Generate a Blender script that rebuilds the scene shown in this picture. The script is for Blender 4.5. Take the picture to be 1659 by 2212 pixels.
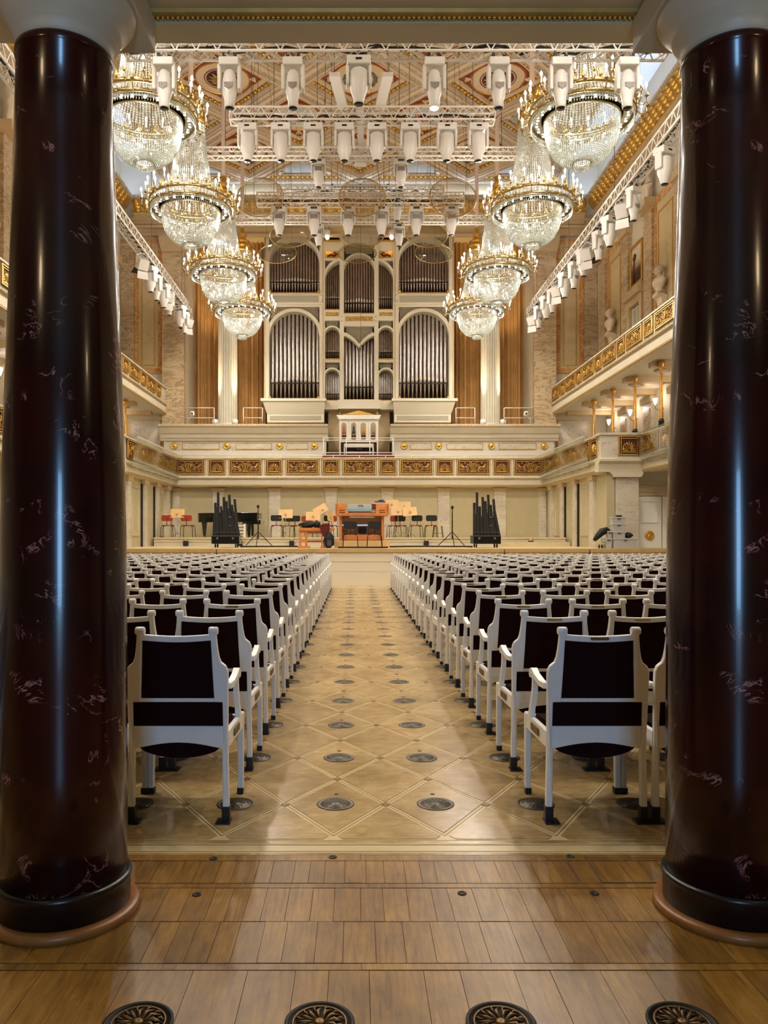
import bpy, bmesh, math, random
from math import pi, sin, cos, tan, radians, sqrt, atan2
from mathutils import Vector, Matrix
random.seed(7)
scene = bpy.context.scene
for _o in list(bpy.data.objects):
    bpy.data.objects.remove(_o)
COL = scene.collection

# ---------------------------------------------------------------- camera
FPX, VX, VY, CAMX, CAMZ = 1700.0, 767.0, 1157.0, -0.17, 1.5
_c = bpy.data.cameras.new('camera')
cam = bpy.data.objects.new('camera', _c); COL.objects.link(cam)
cam.location = (CAMX, 0, CAMZ); cam.rotation_euler = (pi/2, 0, 0)
_c.sensor_fit = 'HORIZONTAL'; _c.sensor_width = 36.0; _c.lens = 36.0*FPX/1659.0
_c.shift_x = (829.5-VX)/1659.0; _c.shift_y = (VY-1106.0)/1659.0
_c.clip_start = 0.05; _c.clip_end = 200
scene.camera = cam
# ---------------------------------------------------------------- world, exposure
w = bpy.data.worlds.new('world'); scene.world = w; w.use_nodes = True
w.node_tree.nodes['Background'].inputs[0].default_value = (0.9, 0.8, 0.65, 1)
w.node_tree.nodes['Background'].inputs[1].default_value = 0.02
vs = scene.view_settings
vs.view_transform = 'Standard'; vs.look = 'None'; vs.gamma = 1.0; vs.exposure = 0.28
vs.use_curve_mapping = False
cy = scene.cycles
cy.use_denoising = True; cy.max_bounces = 5; cy.diffuse_bounces = 3; cy.glossy_bounces = 2
cy.use_adaptive_sampling = True; cy.adaptive_threshold = 0.1
cy.transmission_bounces = 2; cy.transparent_max_bounces = 10
cy.sample_clamp_indirect = 4.0; cy.caustics_reflective = False; cy.caustics_refractive = False
# ---------------------------------------------------------------- large lights
CH_W = 17.0          # each candle-ring lamp of a chandelier
BOWL_W = 62.0
DOWN_W = 175.0        # lamp inside the crystal bowl
def light(name, kind, loc, energy, color=(1, 1, 1), **kw):
    d = bpy.data.lights.new(name, kind); d.energy = energy; d.color = color
    o = bpy.data.objects.new(name, d); COL.objects.link(o); o.location = loc
    rot = kw.pop('rot', None)
    for k, v in kw.items(): setattr(d, k, v)
    if rot: o.rotation_euler = rot
    return o
# cool light strips in the ceiling cove (stand on the cornice, shine up)
for sx in (-1, 1):
    light('cove_light', 'AREA', (sx*9.7, 18.2, 15.66), 300, (0.42, 0.60, 1.0), shape='RECTANGLE', size=0.25, size_y=29, rot=(0, radians(180-sx*25), 0))
light('cove_light', 'AREA', (0, 32.8, 15.66), 170, (0.42, 0.60, 1.0), shape='RECTANGLE', size=17, size_y=0.25, rot=(radians(180-25), 0, 0))
# cool light added behind the camera at an assumed, unseen door
light('assumed_door_light', 'AREA', (0.0, -3.3, 1.65), 84, (0.27, 0.58, 1.0), shape='RECTANGLE', size=0.75, size_y=1.7, rot=(radians(90), 0, 0))
# warm lamps added out of view to brighten the beam and capitals
for x in (-2.3, 2.3):
    light('gallery_fill_light', 'POINT', (x, 1.3, 3.2), 11, (1.0, 0.72, 0.40), shadow_soft_size=0.1)

# ---------------------------------------------------------------- mesh builder
def at(px, py, Y):
    return Vector((CAMX+(px-VX)/FPX*Y, Y, CAMZ+(VY-py)/FPX*Y))
def X_(px, Y): return CAMX+(px-VX)/FPX*Y
def Z_(py, Y): return CAMZ+(VY-py)/FPX*Y

class MB:
    def __init__(s): s.v = []; s.f = []; s.s = []
    def add(s, vs, fs, smooth=False):
        n = len(s.v); s.v += [tuple(p) for p in vs]
        s.f += [tuple(i+n for i in f) for f in fs]; s.s += [smooth]*len(fs); return s
    def box(s, x0, x1, y0, y1, z0, z1):
        return s.add([(x0,y0,z0),(x1,y0,z0),(x1,y1,z0),(x0,y1,z0),(x0,y0,z1),(x1,y0,z1),(x1,y1,z1),(x0,y1,z1)],
            [(3,2,1,0),(4,5,6,7),(0,1,5,4),(1,2,6,5),(2,3,7,6),(3,0,4,7)])
    def hexa(s, lo, hi):   # two quads (4 points each) joined
        return s.add(list(lo)+list(hi), [(3,2,1,0),(4,5,6,7),(0,1,5,4),(1,2,6,5),(2,3,7,6),(3,0,4,7)])
    def prism(s, pts, plane, a, b, smooth=False):
        def P(p, t):
            return (p[0], p[1], t) if plane == 'xy' else ((p[0], t, p[1]) if plane == 'xz' else (t, p[0], p[1]))
        n = len(pts)
        s.add([P(p, a) for p in pts]+[P(p, b) for p in pts], [], False)
        m = len(s.v)-2*n
        for i in range(n):
            j = (i+1) % n; s.f.append((m+i, m+j, m+n+j, m+n+i)); s.s.append(smooth)
        s.f.append(tuple(m+i for i in range(n))[::-1]); s.s.append(False)
        s.f.append(tuple(m+n+i for i in range(n))); s.s.append(False)
        return s
    def annulus(s, outer, inner, plane, a, b, smooth=False, open_=False):
        def P(p, t):
            return (p[0], p[1], t) if plane == 'xy' else ((p[0], t, p[1]) if plane == 'xz' else (t, p[0], p[1]))
        n = len(outer); vs = [P(p, a) for p in outer]+[P(p, a) for p in inner]+[P(p, b) for p in outer]+[P(p, b) for p in inner]
        fs = []
        for i in range(n-1 if open_ else n):
            j = (i+1) % n
            fs += [(i, j, n+j, n+i), (2*n+i, 3*n+i, 3*n+j, 2*n+j), (i, 2*n+i, 2*n+j, j), (n+i, n+j, 3*n+j, 3*n+i)]
        if open_: fs += [(0, n, 3*n, 2*n), (n-1, 3*n-1, 4*n-1, 2*n-1)]
        return s.add(vs, fs, smooth)
    def tube(s, pts, r, n=6, closed=False, caps=True, smooth=True):
        pts = [Vector(p) for p in pts]; m = len(pts)
        rs = r if isinstance(r, (list, tuple)) else [r]*m
        vs = []; up = None
        for i, p in enumerate(pts):
            a = pts[(i-1) % m] if (closed or i > 0) else p
            b = pts[(i+1) % m] if (closed or i < m-1) else p
            t = (b-a); t = t.normalized() if t.length > 1e-9 else Vector((0, 0, 1))
            if up is None:
                up = Vector((0, 0, 1)) if abs(t.z) < 0.9 else Vector((1, 0, 0))
            u = t.cross(up)
            if u.length < 1e-6: u = t.cross(Vector((0.3, 1, 0.2)))
            u.normalize(); q = u.cross(t); up = q
            for k in range(n):
                an = 2*pi*(k+0.5)/n; vs.append(p+(u*cos(an)+q*sin(an))*rs[i])
        fs = []
        for i in range(m if closed else m-1):
            j = (i+1) % m
            for k in range(n):
                l = (k+1) % n; fs.append((i*n+k, i*n+l, j*n+l, j*n+k))
        if caps and not closed:
            fs += [tuple(range(n))[::-1], tuple((m-1)*n+k for k in range(n))]
        return s.add(vs, fs, smooth)
    def lathe(s, prof, n=16, c=(0, 0, 0), smooth=True, closed=False, caps=True, a0=0.0):
        vs = []; m = len(prof)
        for r, z in prof:
            for k in range(n):
                an = a0+2*pi*k/n; vs.append((c[0]+r*cos(an), c[1]+r*sin(an), c[2]+z))
        fs = []
        for i in range(m if closed else m-1):
            j = (i+1) % m
            for k in range(n):
                l = (k+1) % n; fs.append((i*n+k, i*n+l, j*n+l, j*n+k))
        s.add(vs, fs, smooth)
        if caps and not closed:
            b = len(s.v)-len(vs)
            if prof[0][0] > 1e-4: s.f.append(tuple(b+k for k in range(n))[::-1]); s.s.append(False)
            if prof[-1][0] > 1e-4: s.f.append(tuple(b+(m-1)*n+k for k in range(n))); s.s.append(False)
        return s
    def ball(s, c, r, n=8, m=5, sz=1.0):
        return s.lathe([(max(1e-5, r*sin(pi*i/m)), -r*sz*cos(pi*i/m)) for i in range(m+1)], n, c, caps=False)
    def merge(s, o, M=None):
        vs = [tuple(M @ Vector(p)) for p in o.v] if M else o.v
        n = len(s.v); s.v += vs; s.f += [tuple(i+n for i in f) for f in o.f]; s.s += o.s; return s
    def xf(s, M): s.v = [tuple(M @ Vector(p)) for p in s.v]; return s
    def shift(s, d): s.v = [(p[0]+d[0], p[1]+d[1], p[2]+d[2]) for p in s.v]; return s
    def mesh(s, name, m=None, bevel=0, seg=1):
        me = bpy.data.meshes.new(name); me.from_pydata(s.v, [], s.f)
        me.polygons.foreach_set('use_smooth', s.s)
        if bevel:
            b = bmesh.new(); b.from_mesh(me)
            bmesh.ops.bevel(b, geom=[e for e in b.edges if len(e.link_faces) == 2 and e.calc_face_angle(0) > 0.6], offset=bevel, segments=seg, affect='EDGES', clamp_overlap=True)
            b.to_mesh(me); b.free()
        if m: me.materials.append(m)
        me.update(); return me

def wloc(o):
    v = Vector((0, 0, 0))
    while o is not None: v += o.location; o = o.parent
    return v
def put(name, me, parent=None, loc=(0, 0, 0), rot=None, scale=None):
    o = bpy.data.objects.new(name, me); COL.objects.link(o)
    o.location = loc
    if rot: o.rotation_euler = rot
    if scale: o.scale = scale
    if parent is not None: o.parent = parent
    return o
def mk(name, mb, m, parent=None, bevel=0, stuff=False, label=None, seg=1):
    """mesh object from world coordinates; as a child it is stored relative to its parent (parents only translate)"""
    if parent is not None: mb.shift(-wloc(parent))
    o = put(name, mb.mesh(name, m, bevel, seg), parent)
    if stuff: o['kind'] = 'stuff'
    if label: o['label'] = label
    return o
def tag(o, label, cat, group=None):
    o['label'] = label; o['category'] = cat
    if group: o['group'] = group
    return o
def thing(name, label, cat, loc=(0, 0, 0), group=None, rz=0.0):
    o = bpy.data.objects.new(name, None); COL.objects.link(o)
    o.empty_display_size = 0.1; o.location = loc; o.rotation_euler = (0, 0, rz)
    return tag(o, label, cat, group)
def struct(o): o['kind'] = 'structure'; return o
KIDS = {}
def copy_tree(o, parent=None):
    c = o.copy(); COL.objects.link(c); c.parent = parent
    for ch in o.children: copy_tree(ch, c)
    return c
def lin(c): return tuple(((x/255.0)/12.92 if x/255.0 <= 0.04045 else ((x/255.0+0.055)/1.055)**2.4) for x in c)+(1,)
ORD = ['first','second','third','fourth','fifth','sixth','seventh','eighth','ninth','tenth','eleventh','twelfth','thirteenth','fourteenth','fifteenth','sixteenth','seventeenth','eighteenth','nineteenth','twentieth','twenty-first','twenty-second']

# ---------------------------------------------------------------- materials
def nm(name):
    m = bpy.data.materials.new(name); m.use_nodes = True
    t = m.node_tree; b = t.nodes['Principled BSDF']; return m, t, b
def N(t, typ, **kw):
    n = t.nodes.new(typ)
    for k, v in kw.items():
        if k in n.inputs: n.inputs[k].default_value = v
        else: setattr(n, k, v)
    return n
def ramp(t, stops, src=None):
    r = t.nodes.new('ShaderNodeValToRGB'); e = r.color_ramp.elements
    while len(e) < len(stops): e.new(0.5)
    for i, (p, c) in enumerate(stops): e[i].position = p; e[i].color = c if len(c) == 4 else tuple(c)+(1,)
    if src is not None: t.links.new(src, r.inputs[0])
    return r
def coords(t, scale=1.0, rot=(0, 0, 0), rnd=False):
    tc = t.nodes.new('ShaderNodeTexCoord'); mp = t.nodes.new('ShaderNodeMapping')
    mp.inputs['Scale'].default_value = (scale,)*3 if not isinstance(scale, tuple) else scale
    mp.inputs['Rotation'].default_value = rot
    t.links.new(tc.outputs['Object'], mp.inputs['Vector'])
    if rnd:
        oi = t.nodes.new('ShaderNodeObjectInfo'); mu = N(t, 'ShaderNodeMath', operation='MULTIPLY'); mu.inputs[1].default_value = 37.0
        t.links.new(oi.outputs['Random'], mu.inputs[0]); cb = t.nodes.new('ShaderNodeCombineXYZ')
        for i in range(3): t.links.new(mu.outputs[0], cb.inputs[i])
        t.links.new(cb.outputs[0], mp.inputs['Location']); mp['oi'] = 1
        return mp.outputs[0], oi
    return mp.outputs[0]
def plain(name, col, rough=0.5, metal=0.0, spec=0.5, coat=0.0, noise=0.0, nscale=3.0, bump=0.0, bscale=40.0, emit=None, es=0.0):
    m, t, b = nm(name)
    b.inputs['Base Color'].default_value = col; b.inputs['Roughness'].default_value = rough
    b.inputs['Metallic'].default_value = metal; b.inputs['Specular IOR Level'].default_value = spec
    b.inputs['Coat Weight'].default_value = coat
    if noise or bump:
        co = coords(t)
        if noise:
            n = N(t, 'ShaderNodeTexNoise', Scale=nscale, Detail=5.0); t.links.new(co, n.inputs['Vector'])
            r = ramp(t, [(0.3, tuple(x*(1-noise) for x in col[:3])), (0.7, tuple(min(1, x*(1+noise)) for x in col[:3]))], n.outputs[0])
            t.links.new(r.outputs[0], b.inputs['Base Color'])
        if bump:
            n2 = N(t, 'ShaderNodeTexNoise', Scale=bscale, Detail=4.0); t.links.new(co, n2.inputs['Vector'])
            bp = N(t, 'ShaderNodeBump', Strength=bump, Distance=0.02); t.links.new(n2.outputs[0], bp.inputs['Height'])
            t.links.new(bp.outputs[0], b.inputs['Normal'])
    if emit:
        b.inputs['Emission Color'].default_value = emit; b.inputs['Emission Strength'].default_value = es
        m.cycles.emission_sampling = 'NONE'
    return m
def marble(name, base, base2, vein, scale=1.0, width=0.03, rough=0.25, rot=(0, 0, 0), aniso=(1, 1, 1), dist=1.6, coat=0.0, patch=0.0, amount=1.0, spec=0.5):
    m, t, b = nm(name); co = coords(t, tuple(scale*a for a in aniso), rot)
    n0 = N(t, 'ShaderNodeTexNoise', Scale=0.7, Detail=4.0, Distortion=0.6); t.links.new(co, n0.inputs['Vector'])
    cb = ramp(t, [(0.35, base), (0.65, base2)], n0.outputs[0])
    n1 = N(t, 'ShaderNodeTexNoise', Scale=1.0, Detail=7.0, Roughness=0.6, Distortion=dist); t.links.new(co, n1.inputs['Vector'])
    sb = N(t, 'ShaderNodeMath', operation='SUBTRACT'); sb.inputs[1].default_value = 0.5; t.links.new(n1.outputs[0], sb.inputs[0])
    ab = N(t, 'ShaderNodeMath', operation='ABSOLUTE'); t.links.new(sb.outputs[0], ab.inputs[0])
    vr = ramp(t, [(0.0, (1, 1, 1)), (width, (0, 0, 0))], ab.outputs[0])
    fac = vr.outputs[0]
    if patch:
        n2 = N(t, 'ShaderNodeTexNoise', Scale=1.9, Detail=2.0); t.links.new(co, n2.inputs['Vector'])
        pr = ramp(t, [(patch, (0, 0, 0)), (patch+0.08, (1, 1, 1))], n2.outputs[0])
        mu = N(t, 'ShaderNodeMath', operation='MULTIPLY'); t.links.new(fac, mu.inputs[0]); t.links.new(pr.outputs[0], mu.inputs[1]); fac = mu.outputs[0]
    am = N(t, 'ShaderNodeMath', operation='MULTIPLY'); am.inputs[1].default_value = amount; t.links.new(fac, am.inputs[0])
    mx = N(t, 'ShaderNodeMix', data_type='RGBA'); mx.inputs['B'].default_value = vein
    for i in mx.inputs:
        if i.name == 'B' and i.type == 'RGBA': i.default_value = vein
    t.links.new(am.outputs[0], mx.inputs[0])
    t.links.new(cb.outputs[0], [i for i in mx.inputs if i.name == 'A' and i.type == 'RGBA'][0])
    t.links.new([o for o in mx.outputs if o.type == 'RGBA'][0], b.inputs['Base Color'])
    b.inputs['Roughness'].default_value = rough; b.inputs['Coat Weight'].default_value = coat; b.inputs['Coat Roughness'].default_value = 0.05
    b.inputs['Specular IOR Level'].default_value = spec
    return m
def wood(name, c1, c2, scale=(1, 12, 1), rough=0.4, rnd=True, rot=(0, 0, 0), vary=0.25, spots=False):
    m, t, b = nm(name); co, oi = coords(t, scale, rot, True)
    n = N(t, 'ShaderNodeTexNoise', Scale=3.0, Detail=8.0, Roughness=0.65, Distortion=0.7); t.links.new(co, n.inputs['Vector'])
    r = ramp(t, [(0.28, c1), (0.72, c2)], n.outputs[0])
    hv = N(t, 'ShaderNodeHueSaturation'); t.links.new(r.outputs[0], hv.inputs['Color'])
    mr = N(t, 'ShaderNodeMapRange'); mr.inputs['To Min'].default_value = 1-vary; mr.inputs['To Max'].default_value = 1+vary
    t.links.new(oi.outputs['Random'], mr.inputs['Value']); t.links.new(mr.outputs[0], hv.inputs['Value'])
    out = hv.outputs[0]
    if spots:
        tc = t.nodes.new('ShaderNodeNewGeometry'); n3 = N(t, 'ShaderNodeTexNoise', Scale=1.7, Detail=6.0, Roughness=0.7); t.links.new(tc.outputs['Position'], n3.inputs['Vector'])
        n3.inputs['Detail'].default_value = 10.0; r3 = ramp(t, [(0.34, (0.5, 0.44, 0.36)), (0.56, (1, 1, 1))], n3.outputs[0])
        mx = N(t, 'ShaderNodeMix', data_type='RGBA', blend_type='MULTIPLY'); mx.inputs[0].default_value = 0.8
        cs = [i for i in mx.inputs if i.type == 'RGBA']; t.links.new(out, cs[0]); t.links.new(r3.outputs[0], cs[1])
        out = [o for o in mx.outputs if o.type == 'RGBA'][0]
    t.links.new(out, b.inputs['Base Color']); b.inputs['Roughness'].default_value = rough
    bp = N(t, 'ShaderNodeBump', Strength=0.15, Distance=0.004); t.links.new(n.outputs[0], bp.inputs['Height']); t.links.new(bp.outputs[0], b.inputs['Normal'])
    return m
def clear(name, tint, amount, rough=0.03):
    m, t, b = nm(name); out = t.nodes['Material Output']
    tr = N(t, 'ShaderNodeBsdfTransparent'); tr.inputs[0].default_value = tint
    gl = N(t, 'ShaderNodeBsdfGlossy', Roughness=rough); gl.inputs[0].default_value = (1, 1, 1, 1)
    mx = t.nodes.new('ShaderNodeMixShader'); fr = N(t, 'ShaderNodeLayerWeight', Blend=0.5)
    pw = N(t, 'ShaderNodeMath', operation='POWER'); pw.inputs[1].default_value = 5.0; t.links.new(fr.outputs['Facing'], pw.inputs[0])
    ad = N(t, 'ShaderNodeMath', operation='MULTIPLY_ADD'); ad.inputs[1].default_value = 0.6; ad.inputs[2].default_value = amount; t.links.new(pw.outputs[0], ad.inputs[0])
    t.links.new(ad.outputs[0], mx.inputs[0]); t.links.new(tr.outputs[0], mx.inputs[1]); t.links.new(gl.outputs[0], mx.inputs[2])
    t.links.new(mx.outputs[0], out.inputs[0]); return m
def crystal(name):
    m, t, b = nm(name); out = t.nodes['Material Output']
    d = N(t, 'ShaderNodeBsdfDiffuse'); d.inputs[0].default_value = (0.93, 0.96, 0.90, 1)
    tl = N(t, 'ShaderNodeBsdfTranslucent'); tl.inputs[0].default_value = (0.92, 0.97, 0.90, 1)
    g = N(t, 'ShaderNodeBsdfGlossy', Roughness=0.08); g.inputs[0].default_value = (1, 1, 1, 1)
    def mix(f, a, c):
        x = t.nodes.new('ShaderNodeMixShader'); x.inputs[0].default_value = f; t.links.new(a.outputs[0], x.inputs[1]); t.links.new(c.outputs[0], x.inputs[2]); return x
    t.links.new(mix(0.30, mix(0.55, d, tl), g).outputs[0], out.inputs[0]); return m
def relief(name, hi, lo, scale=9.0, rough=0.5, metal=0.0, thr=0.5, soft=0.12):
    """carved stucco or gilding: fine scroll relief with a darker colour in the hollows"""
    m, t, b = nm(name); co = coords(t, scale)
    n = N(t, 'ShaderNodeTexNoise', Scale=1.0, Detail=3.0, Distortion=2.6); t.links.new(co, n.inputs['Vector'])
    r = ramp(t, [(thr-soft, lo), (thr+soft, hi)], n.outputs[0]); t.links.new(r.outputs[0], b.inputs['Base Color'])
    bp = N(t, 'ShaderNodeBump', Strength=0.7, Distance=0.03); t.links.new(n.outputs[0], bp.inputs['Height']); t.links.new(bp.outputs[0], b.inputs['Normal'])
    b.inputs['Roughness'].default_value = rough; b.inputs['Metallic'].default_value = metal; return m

M = {}
M['plaster'] = plain('cream_plaster', lin((212,200,174)), 0.55, noise=0.05, nscale=1.5)
M['plaster_d'] = plain('beige_entablature', lin((202,176,132)), 0.55, noise=0.06)
M['stagewall'] = plain('stage_wall_plaster', lin((190,177,140)), 0.5, noise=0.04)
M['beam'] = plain('olive_cream_beam', lin((222,204,160)), 0.5, noise=0.04)
M['cap'] = plain('capital_grey_stone', lin((204,196,176)), 0.45, noise=0.06)
M['white'] = plain('white_lacquer', lin((238,234,224)), 0.32)
M['chairwhite'] = plain('chair_white_lacquer', lin((246,244,240)), 0.33, noise=0.02, nscale=8)
M['uphol'] = plain('dark_maroon_velvet', lin((34,12,14)), 0.9, spec=0.1)
M['gold'] = plain('gilding', lin((226,178,84)), 0.34, 0.85, noise=0.15, nscale=9)
M['goldpaint'] = plain('gold_paint', lin((205,160,78)), 0.42, 0.35, noise=0.15, nscale=9)
M['brass'] = plain('polished_brass', lin((168,144,92)), 0.3, 0.9)
M['brassdull'] = plain('dull_brass', lin((118,92,56)), 0.45, 0.8)
M['black'] = plain('black_lacquer', lin((14,13,13)), 0.15, coat=0.3)
M['blackmat'] = plain('black_matt', lin((18,17,17)), 0.65)
M['metalblack'] = plain('black_metal_foot', lin((38,36,36)), 0.4, 0.4)
M['grille'] = plain('iron_grille', lin((92,84,70)), 0.42, 0.65, noise=0.25, nscale=40)
M['grilled'] = plain('iron_slot', lin((36,32,27)), 0.6, 0.3)
M['marble'] = marble('grey_white_marble', lin((218,208,188)), lin((200,190,170)), lin((140,134,124)), 1.3, 0.02, 0.3, (0.4, 0.5, 0.3), (1, 1, 2.2), patch=0.45, amount=0.8)
M['brownmarble'] = marble('brown_veined_marble', lin((208,186,150)), lin((192,166,128)), lin((138,108,76)), 1.5, 0.045, 0.35, (0.5, 0.6, 0.4), (0.8, 0.8, 2.6), dist=1.2, amount=0.8)
M['orangemarble'] = marble('orange_marble', lin((206,150,78)), lin((188,120,52)), lin((226,190,130)), 2.4, 0.05, 0.35, (0.3, 0.6, 0.2))
M['creampanel'] = marble('cream_panel_marble', lin((212,190,146)), lin((204,182,138)), lin((166,140,98)), 0.8, 0.018, 0.4, (0.5, 0.4, 0.2), (1, 1, 1.6), patch=0.5, amount=0.7)
M['redmarble'] = marble('dark_red_marble', lin((54,11,12)), lin((33,7,8)), lin((188,130,126)), 3.0, 0.013, 0.2, (0.3, 0.5, 0.9), (1, 1, 1.3), dist=2.4, coat=0.2, patch=0.555, spec=0.4)
M['blackstone'] = plain('black_stone', lin((16,14,13)), 0.3, coat=0.05)
M['oak'] = wood('oak_planks', lin((112,76,26)), lin((170,126,52)), (16, 1.6, 8), 0.38, vary=0.2, spots=True)
M['oaktile'] = wood('oak_panel', lin((168,135,82)), lin((214,187,134)), (2.5, 5, 3), 0.22, vary=0.09, spots=True)
M['oakline'] = plain('maple_inlay', lin((218,194,144)), 0.3)
M['oakdark'] = plain('dark_inlay', lin((134,98,52)), 0.35)
M['joint'] = plain('dark_joint', lin((84,58,30)), 0.6)
M['oakring'] = wood('oak_ring', lin((126,76,32)), lin((152,98,46)), (3, 3, 3), 0.35)
M['stagewood'] = wood('stage_floor_wood', lin((206,186,142)), lin((224,206,164)), (1, 8, 1), 0.35, vary=0.05)
M['stagelip'] = plain('stage_edge_oak', lin((196,162,104)), 0.4, noise=0.1)
M['curtain'] = plain('ochre_curtain', lin((196,150,88)), 0.7, noise=0.12, nscale=2)
M['organwhite'] = plain('organ_cream', lin((224,214,190)), 0.4)
M['organgrey'] = plain('organ_grey_panel', lin((172,164,140)), 0.5)
M['organdark'] = plain('organ_interior', lin((22,16,14)), 0.8)
M['pipe'] = plain('tin_pipe', lin((206,198,194)), 0.3, 0.9, noise=0.12, nscale=5)
M['pipeold'] = plain('dull_tin_pipe', lin((160,140,124)), 0.38, 0.8, noise=0.15, nscale=5)
M['lattice'] = plain('organ_lattice', lin((214,200,170)), 0.5)
M['truss'] = plain('truss_white', lin((236,230,222)), 0.4)
M['fixture'] = plain('lamp_housing_white', lin((238,235,230)), 0.3, coat=0.2)
M['fixgrey'] = plain('lamp_grille', lin((150,140,134)), 0.5, noise=0.4, nscale=60)
M['lens'] = plain('dark_lens', lin((16,15,16)), 0.1)
M['lenslit'] = plain('lit_lens', (0.8, 1, 1, 1), 0.3, emit=(0.72, 1.0, 0.98, 1), es=6.0)
M['wire'] = plain('steel_cable', lin((84,72,62)), 0.5, 0.4)
M['sleeve'] = plain('fabric_sleeve', lin((232,206,184)), 0.7)
M['crystal'] = crystal('crystal_beads')
M['bulb'] = plain('candle_bulb', (1, 1, 1, 1), 0.3, emit=(1.0, 0.93, 0.86, 1), es=34.0)
M['spot'] = plain('ring_downlight', (1, 1, 1, 1), 0.3, emit=(0.95, 1.0, 0.97, 1), es=7.0)
M['candle'] = plain('candle_tube', lin((244,240,230)), 0.4)
M['mirror'] = plain('mirror_plate', lin((220,220,215)), 0.08, 1.0)
M['glass'] = clear('clear_glass', (0.93, 0.95, 0.90, 1), 0.26, 0.10)
M['acryl'] = clear('clear_acrylic', (0.86, 0.84, 0.80, 1), 0.07, 0.06)
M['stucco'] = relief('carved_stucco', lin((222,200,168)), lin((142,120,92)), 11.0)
M['ceil'] = plain('ceiling_cream', lin((214,192,160)), 0.55, noise=0.05)
M['ceilred'] = plain('ceiling_red', lin((148,62,36)), 0.6, noise=0.15, nscale=5)
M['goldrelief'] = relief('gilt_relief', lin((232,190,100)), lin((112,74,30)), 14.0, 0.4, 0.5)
M['cove'] = plain('cove_white', lin((226,226,224)), 0.7)
M['relred'] = plain('panel_dark_red', lin((66,22,16)), 0.6)
M['orangewood'] = wood('orange_wood', lin((196,112,42)), lin((216,138,62)), (2, 8, 2), 0.3, vary=0.05)
M['palewood'] = wood('pale_wood', lin((222,176,112)), lin((234,194,132)), (2, 8, 2), 0.4, vary=0.06)
M['redwood'] = plain('red_plywood', lin((162,56,34)), 0.35, noise=0.1)
M['chrome'] = plain('chrome', lin((200,198,194)), 0.2, 0.9)
M['grey'] = plain('grey_plastic', lin((188,186,180)), 0.4)
M['greyd'] = plain('dark_grey', lin((70,70,72)), 0.5)
M['silver'] = plain('silver_case', lin((190,200,196)), 0.35, 0.3)
M['maroon'] = plain('maroon_cloth', lin((94,28,28)), 0.9)
M['redrail'] = plain('red_velvet_rail', lin((120,30,22)), 0.7)
M['statue'] = plain('statue_plaster', lin((226,208,180)), 0.55, noise=0.05)
M['assumed_pane'] = plain('assumed_glow_pane', (0.5, 0.7, 1, 1), 0.3, emit=(0.42, 0.66, 1.0, 1), es=2.0)  # glow for the assumed door, an added source of blue light
M['sconce'] = plain('sconce_shade', (1, 1, 1, 1), 0.4, emit=(1.0, 0.86, 0.80, 1), es=14.0)
M['goldcol'] = plain('bronze_gilt', lin((200,150,72)), 0.3, 0.9, noise=0.2, nscale=9)
M['trifield'] = plain('painted_blue_grey', lin((170,168,158)), 0.6, noise=0.15, nscale=4)
# ================================================================ FLOOR
PW, PD = 0.5586, 0.918           # parquet lattice: seat pitch, row pitch
VY0 = 4.397                      # first row of floor vents
ROW0 = 4.133                     # rear feet of the first row of chairs
STY, STZ = 23.5, 1.113           # stage front, stage floor height
floor = mk('floor', MB().box(-11.6, 11.6, -3.6, STY+0.3, -0.2, -0.012), M['joint']); struct(floor)
mk('inlay_ground', MB().box(-11.6, 11.6, 3.88, STY, -0.011, -0.0025), M['oakline'], floor)
def diamond_mesh(name, s, m, h=0.0, d=0.010):
    a, b = PW/2*s, PD/2*s
    return MB().prism([(a, 0), (0, b), (-a, 0), (0, -b)], 'xy', h-d, h).mesh(name, m)
tile_me = diamond_mesh('parquet_tile', 0.922, M['oaktile'])
cells = []
for i in range(-36, 37):
    for k in range(-1, 46):
        odd = k % 2
        x = (i+0.5+0.5*odd)*PW; y = VY0+k*PD/2
        if y-PD/2 < 3.9 or y+PD/2 > STY or abs(x) > 11.2: continue
        cells.append((x, y, odd))
def vis(x, y, m=20):
    px = VX+(x-CAMX)/y*FPX; return 262-m < px < 1448+m
near = sorted([c for c in cells if vis(*c[:2], 60/c[1]*3) and abs(c[0]) < 2.6], key=lambda c: c[1]+0.6*max(0, abs(c[0])-1))[:296]
nset = set(near)
for x, y, o in near: put('parquet_tile', tile_me, floor, (x, y, random.uniform(-0.0004, 0.0004)))
mb = MB(); a, b = PW/2*0.922, PD/2*0.922
for x, y, o in cells:
    if (x, y, o) not in nset: mb.prism([(x+a, y), (x, y+b), (x-a, y), (x, y-b)], 'xy', -0.01, 0)
mk('parquet_tile_field', mb, M['oaktile'], floor, stuff=True)
# clipped tiles along the front border
for i in range(-8, 9):
    x = i*PW; yc = VY0-PD/2; yk = 3.892
    hw = a*(1-(yc-yk)/b)
    mk('parquet_tile', MB().prism([(x-hw, yk), (x+hw, yk), (x+a, yc), (x, yc+b), (x-a, yc)], 'xy', -0.01, 0), M['oaktile'], floor)
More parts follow.
